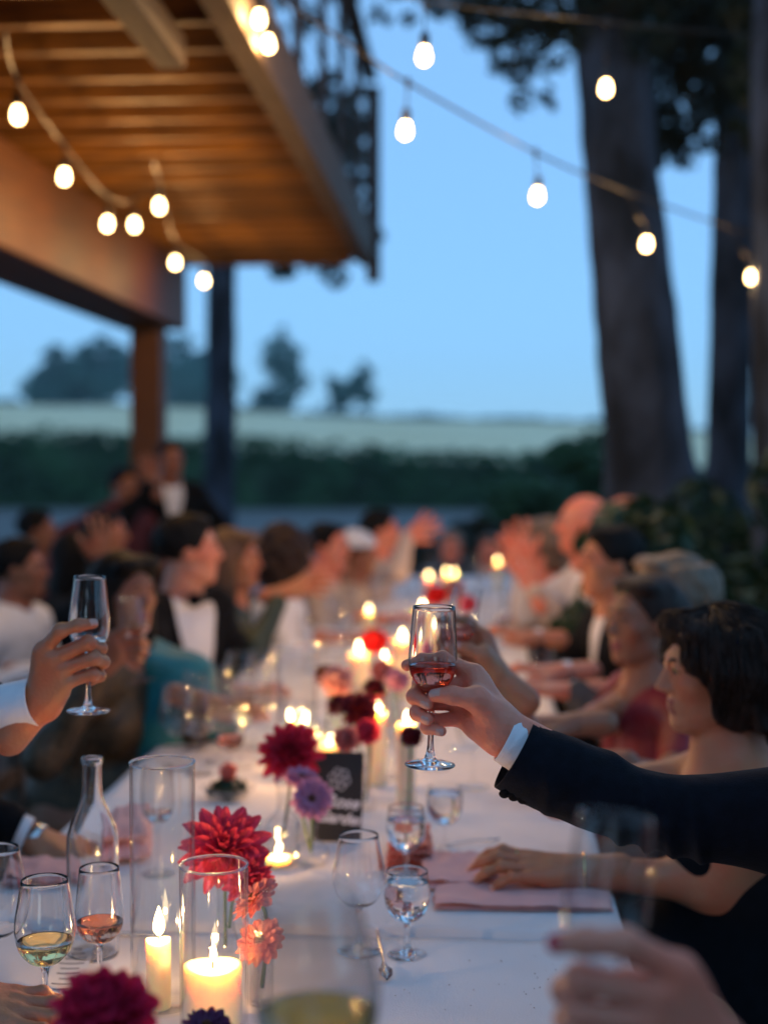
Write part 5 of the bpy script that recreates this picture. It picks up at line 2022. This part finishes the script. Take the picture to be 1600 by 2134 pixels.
org = inf['org']
d0 = S_HERO
S_, E_, W_, _A = arms['R']
def off_y(k):
    return float(W_[1] + (S_[1] - W_[1]) * k)
sl = [(P(1070, 1571, d0), .0470), (P(1094, 1585, d0), .0480), (P(1150, 1608, d0 + .0), .0490), (P(1228, 1642, off_y(.25)), .0495), (P(1310, 1674, off_y(.4)), .0470), (P(1395, 1694, off_y(.55)), .0475), (P(1475, 1702, off_y(.7)), .0530), (P(1570, 1708, off_y(.85)), .062), (P(1690, 1716, off_y(1)), .078)]
print('HERO', S_, E_, W_)
sleeve_sweep('jacket_sleeve', sl, hero, 'navy_wool', org, wrinkles=.0026, seed=2.0, folds=[(.50, 1.2, .018, .0075), (.56, 1.0, .014, .0085), (.62, .7, .018, .0075), (.40, -1.6, .03, .003), (.70, .6, .02, .008), (.24, .4, .02, .004)], seg=72)
cf = [(P(1053, 1536, d0), .0322), (P(1066, 1543, d0), .0325), (P(1086, 1557, d0), .0322), (P(1108, 1573, d0), .0315)]
cuff = sleeve_sweep('shirt_cuff', cf, hero, 'white_cotton', org, thick=.0016, wrinkles=.0006, seed=4.0)
bp = P(1060, 1578, d0)
V, F = lathe_geo([(0, 0), (.0048, 0), (.0054, .0008), (.0050, .0018), (.0036, .0016), (.0030, .0012), (0, .0012)], 18)
bt = obj('cuff_button', fill_normals(mesh_np('cuff_button', V, F, M['white_cotton'])), hero, bp + Vector((0, -.0225, 0)) - Vector(org))
bt.rotation_euler = (R(130), R(6), 0)
for q in range(3):
    V, F = lathe_geo([(0, 0), (.0062, 0), (.007, .001), (.0064, .0024), (0, .002)], 16)
    b2 = obj('sleeve_button', fill_normals(mesh_np('sleeve_button', V, F, M['black_wool'])), hero, P(1050 + q * 19, 1643 + q * 6, d0) + Vector((0, -.026, 0)) - Vector(org))
    b2.rotation_euler = (R(120), 0, 0)

# woman with the dark bob
w3, hm3, a3, i3 = person('woman with a dark brown bob in profile beside the outstretched navy sleeve', P(1484, 1398, 2.50), 186, 190, -3, sc=.87, sex='f', sk='skin_tan', hair='bob', outfit='strapless', cloth='black_wool',
                         R_arm=(up_to(P(1036, 1412, 2.62)), 'grip', nrm(np.array((-1, 0, .25))), (-.1, -1, 0), (.3, .1, -1)),
                         L_arm=(up_to(P(1205, 1815, 2.42)), 'rest', nrm(np.array((-1, .05, .0))), (0, .25, -1), (.7, -.3, -.3), up_to(P(1492, 1842, 2.40))), lean=.02, vox=.0062, hand_vox=.003, group=GR)
held('glass of dark rose wine raised behind the in-focus glass', hm3['R'], 'tulip', 'thin2', 'red_wine', .120)
# loose strands lying over the bob
from mathutils.bvhtree import BVHTree
hair_o = [c for c in w3.children if c.name.startswith('hair')][0]
bvh = BVHTree.FromPolygons([v.co for v in hair_o.data.vertices], [tuple(p.vertices) for p in hair_o.data.polygons])
hc_ = Vector(P(1484, 1398, 2.50)) - Vector(i3['org'])
Bh_ = frame_of(190, -3)
sg = Geo()
rs = np.random.default_rng(5)
for i in range(520):
    th0 = rs.uniform(0, 2 * math.pi)
    pts = []
    wv, ph = rs.uniform(.02, .09), rs.uniform(0, 6)
    lift = rs.uniform(-.0015, .0045) if i % 4 else rs.uniform(.002, .011)
    l0, l1 = rs.uniform(.0, .5), rs.uniform(.75, 1.0)
    for t in np.linspace(l0, l1, 11):
        el = math.pi * (.5 - .80 * t)
        th = th0 + wv * math.sin(t * 9 + ph)
        dl_ = Bh_ @ np.array((math.cos(el) * math.cos(th), math.cos(el) * math.sin(th), math.sin(el)))
        d_ = Vector(dl_)
        hit = bvh.ray_cast(hc_ + d_ * .45, -d_, .42)
        if hit[0] is None:
            continue
        pts.append(hit[0] + d_ * (lift + (.004 * t if i % 5 == 0 else 0)))
    if len(pts) > 4 and all((pts[k + 1] - pts[k]).length < .06 for k in range(len(pts) - 1)):
        n_ = len(pts)
        sg.add(*tube_geo(pts, [.0016 * (1 - .7 * k / n_) for k in range(n_)], 4))
so = obj('hair_strands', sg.mesh('hair_strands', M['hair_dark']), w3)
so['kind'] = 'stuff'

hm = hm3['L']
V, F = lathe_geo([(.0105 + .0012 * math.cos(a), .0016 * math.sin(a)) for a in np.linspace(0, 6.283, 9)[:-1]], 18, True)
rg = obj('ring', fill_normals(mesh_np('ring', V, F, M['gold'])), w3, Vector((hm @ np.array((.106, .034, -.009, 1)))[:3]) - Vector(i3['org']))
rg.rotation_euler = (0, R(90), 0)
V, F = lathe_geo([(.0305 + .002 * math.cos(a), .003 * math.sin(a)) for a in np.linspace(0, 6.283, 9)[:-1]], 24, True)
rb = obj('bracelet', fill_normals(mesh_np('bracelet', V, F, M['gold'])), w3, Vector((hm @ np.array((-.008, 0, 0, 1)))[:3]) - Vector(i3['org']))
rb.rotation_euler = (0, R(90), 0)

person('woman in a red v-neck dress with dark hair drawn back', P(1336, 1292, 3.55), 200, 212, sc=.90, sex='f', sk='skin_brown', hair='updo', outfit='vdress', cloth='red_silk', vox=.0085, group=GR, sleeves=.35,
       R_arm=(up_to(P(1195, 1510, 3.2)), 'rest', nrm(np.array((-1, 0, 0))), (0, 0, -1)), L_arm=(up_to(P(1235, 1590, 3.0)), 'rest', nrm(np.array((-1, .3, 0))), (0, 0, -1)))
person('guest with ash blond hair behind the woman in red', P(1388, 1240, 3.95), 185, 190, sex='f', sk='skin_fair', hair='bob', hmat='hair_blond', outfit='jacket', cloth='grey_wool', group=GR,
       R_arm=(up_to(P(1180, 1400, 4.0)), 'rest', nrm(np.array((-1, 0, 0))), (0, 0, -1)), L_arm=(up_to(P(1200, 1440, 3.8)), 'rest', nrm(np.array((-1, 0, 0))), (0, 0, -1)))
person('dark-haired guest in a black jacket and white shirt at the right', P(1268, 1172, 4.5), 190, 196, sex='m', sk='skin_tan', hair='short', hmat='hair_black', outfit='suit', cloth='black_wool', group=GR, lean=.12,
       R_arm=(up_to(P(1120, 1330, 4.5)), 'rest', nrm(np.array((-1, 0, .1))), (0, 0, -1)))
person('bald pink-skinned man in a pale shirt furthest up the right side', P(1212, 1092, 5.5), 185, 188, sex='m', sk='skin_pink', hair='bald', hmat='hair_brown', outfit='shirt', cloth='white_cotton', group=GR, lean=.12,
       R_arm=(up_to(P(1095, 1180, 5.6)), 'open', nrm(np.array((-.3, 0, 1))), (-.2, -1, 0)))
person('second bald man just right of the pink-skinned one', P(1294, 1088, 6.1), 188, 190, sex='m', sk='skin_tan', hair='bald', hmat='hair_dark', outfit='shirt', cloth='grey_wool', group=GR)
person('fair guest in a blush blouse holding both hands up to clap', P(1130, 1135, 6.0), 190, 195, sex='f', sk='skin_pink', hair='bob', hmat='hair_blond', outfit='dress', cloth='cream_cotton', group=GR, lean=.14,
       R_arm=(up_to(P(1085, 1200, 5.8)), 'open', nrm(np.array((-.4, 0, 1))), (-.5, -1, 0)), L_arm=(up_to(P(1110, 1230, 5.5)), 'open', nrm(np.array((-.4, .1, 1))), (-.3, 1, 0)))

# near guest at the lower right: blurred hand with red nails round a glass
n1, hm1, a1, i1 = person('near guest in dark lace at the lower right holding a glass, nails red', P(2350, 1330, 1.02), 170, 165, sex='f', sk='skin_pink', hair='long', outfit='dress', cloth='lace',
                         L_arm=(up_to(P(1505, 2228, .98)), 'grip', nrm(np.array((-1, .0, .12))), (.0, 1, -.1), (.5, -.2, -1)), lean=.0, vox=.010, hand_vox=.0025)
n1.data.materials[4] = M['nail_red']
held('blurred wine glass in the red-nailed hand at the lower right', hm1['L'], 'tulip', 'thin2', None, .110, up=.012)

# left side, near to far
lm, hml, al, il = person('man in a black suit at the left edge raising a glass of pale wine', P(-560, 1270, 2.28), 0, 5, sex='m', sk='skin_tan', hair='short', outfit='suit', cloth='black_wool',
                         R_arm=(up_to(P(82, 1462, 2.02)), 'grip', nrm(np.array((1, .02, .42))), (0, 1, .0), (-.8, -.1, -1)),
                         L_arm=(up_to(P(70, 1748, 2.62)), 'rest', nrm(np.array((1, -.1, -.35))), (0, .1, -1), (-.3, .6, -.3)), lean=.0, vox=.009, hand_vox=.002, jfrac=.76)
held('pale wine glass raised by the black-suited man at the left', hml['R'], 'narrow', 'glass', 'pale_wine', .108, tilt=(.02, 0, 1), seg=48)
for ch in list(lm.children):
    if ch.name.startswith('shirt_cuff'):
        bpy.data.objects.remove(ch)
dl = 2.03
E_, W_ = al['R'][1], al['R'][2]
fd = nrm(E_ - W_)
sleeve_sweep('shirt_cuff', [(Vector(W_ + fd * .004), .036), (Vector(W_ + fd * .04), .038), (Vector(W_ + fd * .11), .041)], lm, 'white_cotton', il['org'], wrinkles=.0006)
sleeve_sweep('jacket_sleeve', [(Vector(W_ + fd * .062 + np.array((0, 0, -.006))), .050), (Vector(W_ + fd * .12), .053), (Vector(W_ + fd * .22), .060)], lm, 'black_wool', il['org'], wrinkles=.004)
E_, W_ = al['L'][1], al['L'][2]
fd = nrm(E_ - W_)
sleeve_sweep('shirt_cuff', [(Vector(W_ + fd * .012), .036), (Vector(W_ + fd * .03), .037), (Vector(W_ + fd * .09), .040)], lm, 'white_cotton', il['org'], wrinkles=.0006)
sleeve_sweep('jacket_sleeve', [(Vector(W_ + fd * .030), .046), (Vector(W_ + fd * .10), .052), (Vector(W_ + fd * .2), .060)], lm, 'black_wool', il['org'], wrinkles=.004)
hm = hml['L']
V, F = lathe_geo([(.0300, -.010), (.0318, -.009), (.0320, .009), (.0300, .010)], 28)
wb = obj('wrist_watch', fill_normals(mesh_np('wrist_watch', V, F, M['steel'])), lm, Vector((hm @ np.array((.006, 0, 0, 1)))[:3]) - Vector(il['org']))
wb.rotation_euler = Vector(hm[:3, 0]).to_track_quat('Z', 'Y').to_euler()
V, F = lathe_geo([(0, 0), (.018, 0), (.019, .003), (.017, .006), (0, .006)], 24)
wf = obj('watch_face', fill_normals(mesh_np('watch_face', V, F, M['steel'])), wb, (0, 0, 0))
wf.matrix_world = Matrix.Translation(Vector((hm @ np.array((.006, 0, -.030, 1)))[:3])) @ Vector(-hm[:3, 2]).to_track_quat('Z', 'Y').to_matrix().to_4x4()

n0, hm0, a0, i0 = person('near guest at the lower left whose candle-lit hand rests at the bottom corner', P(-1150, 1250, 1.45), 0, 8, sex='f', sk='skin_tan', hair='long', outfit='dress', cloth='maroon',
                         L_arm=(up_to(P(-125, 2078, 1.62)), 'rest', nrm(np.array((.8, .1, -.22))), (0, .2, -1), (-.3, .6, -.2)),
                         R_arm=(up_to(P(440, 2560, .92)), 'grip', nrm(np.array((.6, .45, .05))), (-.6, .8, 0), (-.2, -.4, -1)), lean=-.08, vox=.010, hand_vox=.003, sleeves=.45)
held('very blurred glass of golden wine in the foreground', hm0['R'], 'red', 'misted', 'gold_wine', .118, up=.050)

wa, hma, aa, ia = person('woman with long dark hair drinking rose in bronze brocade', P(262, 1236, 3.65), -8, -38, sex='f', sk='skin_brown', hair='long', hmat='hair_black', sc=.86, width=.86, outfit='dress', cloth='gold_lame', group=GL, vox=.0085,
                         R_arm=(up_to(P(210, 1386, 3.30)), 'grip', nrm(np.array((1, 0, .12))), (0, 1, 0), (-.5, -.6, -1)),
                         L_arm=(up_to(P(418, 1462, 3.55)), 'rest', nrm(np.array((1, -.2, -.15))), (0, 0, -1)), lean=.12, sleeves=.95)
held('rose glass at the lips of the long-haired woman', hma['R'], 'tulip', 'thin2', 'rose_wine', .135)
sh = [up_to(P(*q)) for q in ((322, 1375, 3.72), (385, 1430, 3.74), (450, 1515, 3.70), (340, 1540, 3.72), (300, 1640, 3.7))]
pr = [prim_cap(sh[0], sh[1], .055, .070, .03), prim_cap(sh[1], sh[2], .070, .055, .03), prim_cap(sh[1], sh[3], .075, .095, .04), prim_cap(sh[3], sh[4], .095, .11, .04)]
v, f_ = Field(pr, .01).union(pr).surface()
obj('shawl', mesh_np('shawl', wobble(v, .02, 11) - ia['org'], f_, M['teal_silk']), wa)

person('man in a black dinner jacket and bow tie looking right', P(396, 1146, 4.75), -28, 12, sex='m', sk='skin_fair', hair='short', hmat='hair_black', outfit='suit', cloth='black_wool', bow=True, group=GL, vox=.0095, lean=.10, sc=.97, vneck=(.125, .06),
       R_arm=(up_to(P(480, 1440, 4.3)), 'rest', nrm(np.array((1, 0, 0))), (0, 0, -1)))
person('woman with long light brown hair in dark green next to the bow-tied man', P(492, 1166, 5.4), -5, -12, sex='f', sk='skin_tan', hair='long', hmat='hair_brown', outfit='dress', cloth='green_satin', group=GL, sleeves=.9,
       R_arm=(up_to(P(590, 1235, 5.2)), 'open', nrm(np.array((1, .1, .25))), (0, .5, -.7)))
person('woman with big curly dark hair and a white ruffled shoulder', P(606, 1165, 5.9), 0, 8, sex='f', sk='skin_tan', hair='curly', hmat='hair_dark', outfit='dress', cloth='white_cotton', group=GL, sleeves=.3,
       R_arm=(up_to(P(700, 1330, 5.8)), 'rest', nrm(np.array((1, 0, 0))), (0, 0, -1)))
person('dark-haired guest in beige silk behind the curly-haired woman', P(688, 1140, 6.6), 0, -25, sex='f', sk='skin_pink', hair='updo', hmat='hair_black', outfit='dress', cloth='beige_silk', group=GL,
       R_arm=(up_to(P(780, 1290, 6.4)), 'rest', nrm(np.array((1, 0, 0))), (0, 0, -1)))
person('guest in a rounded white cap', P(744, 1158, 7.0), 0, 5, sex='f', sk='skin_brown', hair='cap', hmat='hair_white', outfit='dress', cloth='beige_silk', group=GL)
person('man in a pale shirt holding his arm out near the far end of the table', P(794, 1106, 7.6), -10, 5, sex='m', sk='skin_pink', hair='short', hmat='hair_black', outfit='shirt', cloth='cream_cotton', group=GL, lean=.12,
       R_arm=(up_to(P(848, 1118, 7.4)), 'open', nrm(np.array((.8, 0, .5))), (0, -1, .2)))
person('guest in grey sitting at the very end of the table', P(940, 1140, 9.5), -92, -95, sex='m', sk='skin_pink', hair='short', hmat='hair_blond', outfit='shirt', cloth='grey_wool', group=GL)
person('guest in white beyond the far candles facing the camera', P(1020, 1150, 9.55), -95, -100, sex='f', sk='skin_pink', hair='updo', hmat='hair_brown', outfit='dress', cloth='cream_cotton', group=GL)

person('standing man in a dark open jacket and white shirt by the brown post', P(356, 956, 8.6), -55, -60, sex='m', sk='skin_brown', hair='short', hmat='hair_black', outfit='suit', cloth='black_wool', stand=True, group=GB,
       R_arm=(up_to(P(322, 1010, 8.3)), 'rest', nrm(np.array((-.3, 0, 1))), (0, 1, 0)))
person('man with a lowered head standing left of the brown post', P(260, 1014, 8.4), -50, -40, sex='m', sk='skin_brown', hair='short', hmat='hair_black', outfit='shirt', cloth='maroon', stand=True, group=GB, sc=.98)
person('small figure with a dark top furthest left by the drive', P(80, 1105, 7.6), -20, 10, sex='m', sk='skin_brown', hair='short', hmat='hair_black', outfit='shirt', cloth='maroon', group=GB)
person('guest with a white sleeve and maroon waistcoat at the left edge', P(42, 1186, 5.2), -10, 5, sex='m', sk='skin_brown', hair='short', hmat='hair_black', outfit='shirt', cloth='white_cotton', group=GB,
       R_arm=(up_to(P(60, 1400, 4.9)), 'rest', nrm(np.array((1, 0, 0))), (0, 0, -1)))
person('long-haired woman in black raising a hand to her mouth under the deck', P(168, 1166, 6.0), 0, 20, sex='f', sk='skin_brown', hair='long', hmat='hair_black', outfit='dress', cloth='black_wool', group=GB,
       R_arm=(up_to(P(205, 1170, 5.8)), 'open', nrm(np.array((.1, 0, 1))), (-.6, .6, 0)))
person('guest in olive between the long-haired women', P(226, 1112, 7.2), -5, 0, sex='f', sk='skin_tan', hair='updo', hmat='hair_black', outfit='dress', cloth='olive', group=GB)

# plain chairs under the seated guests, mostly hidden by them
cl_ = box_mesh('chair_leg', (.032, .032, .44), M['wood_grey'], .003)
cs_ = box_mesh('chair_seat', (.40, .40, .025), M['wood_grey'], .006)
cu_ = box_mesh('chair_upright', (.028, .028, .42), M['wood_grey'], .003)
cr_ = box_mesh('chair_slat', (.022, .36, .05), M['wood_grey'], .003)
ch0 = None
for po in [o for o in COL.objects if o.name.split('.')[0] == 'person']:
    if 'standing' in po['label']:
        continue
    x, y = po.location.x, po.location.y
    right = x > 0
    s = 1 if right else -1
    if -.55 < x < .15 and y > 8:
        ang = R(90)
        s = 1
    else:
        ang = 0 if right else math.pi
    c = empty('dining_chair', (x, y, 0), (0, 0, ang))
    tag(c, 'wooden chair under the ' + ' '.join(po['label'].split()[:9]).removesuffix(' the').removesuffix(' a').removesuffix(' and').removesuffix(' in'), 'chair', 'chairs under the seated guests')
    obj('seat', cs_, c, (.03, 0, .452))
    for lx in (-.14, .20):
        for ly in (-.17, .17):
            obj('leg', cl_, c, (lx, ly, .22))
    for ly in (-.17, .17):
        obj('back_upright', cu_, c, (.205, ly, .67))
    for z in (.62, .74, .85):
        obj('back_slat', cr_, c, (.21, 0, z))


# ------------------------------------------------------------------ the evening haze over the far hill
hz = bpy.data.materials.new('evening_haze')
hz.use_nodes = True
hn = hz.node_tree
hn.nodes.clear()
ho = hn.nodes.new('ShaderNodeOutputMaterial')
hv = hn.nodes.new('ShaderNodeVolumePrincipled')
hv.inputs['Color'].default_value = (0.62, 0.86, 0.95, 1)
hv.inputs['Density'].default_value = 0.0006
hn.links.new(hv.outputs['Volume'], ho.inputs['Volume'])
V, F = box_geo(-330, 330, -62, 345, -14, 25)
tag(obj('haze', fill_normals(mesh_np('haze', V, F, hz, None, False))), kind='stuff')
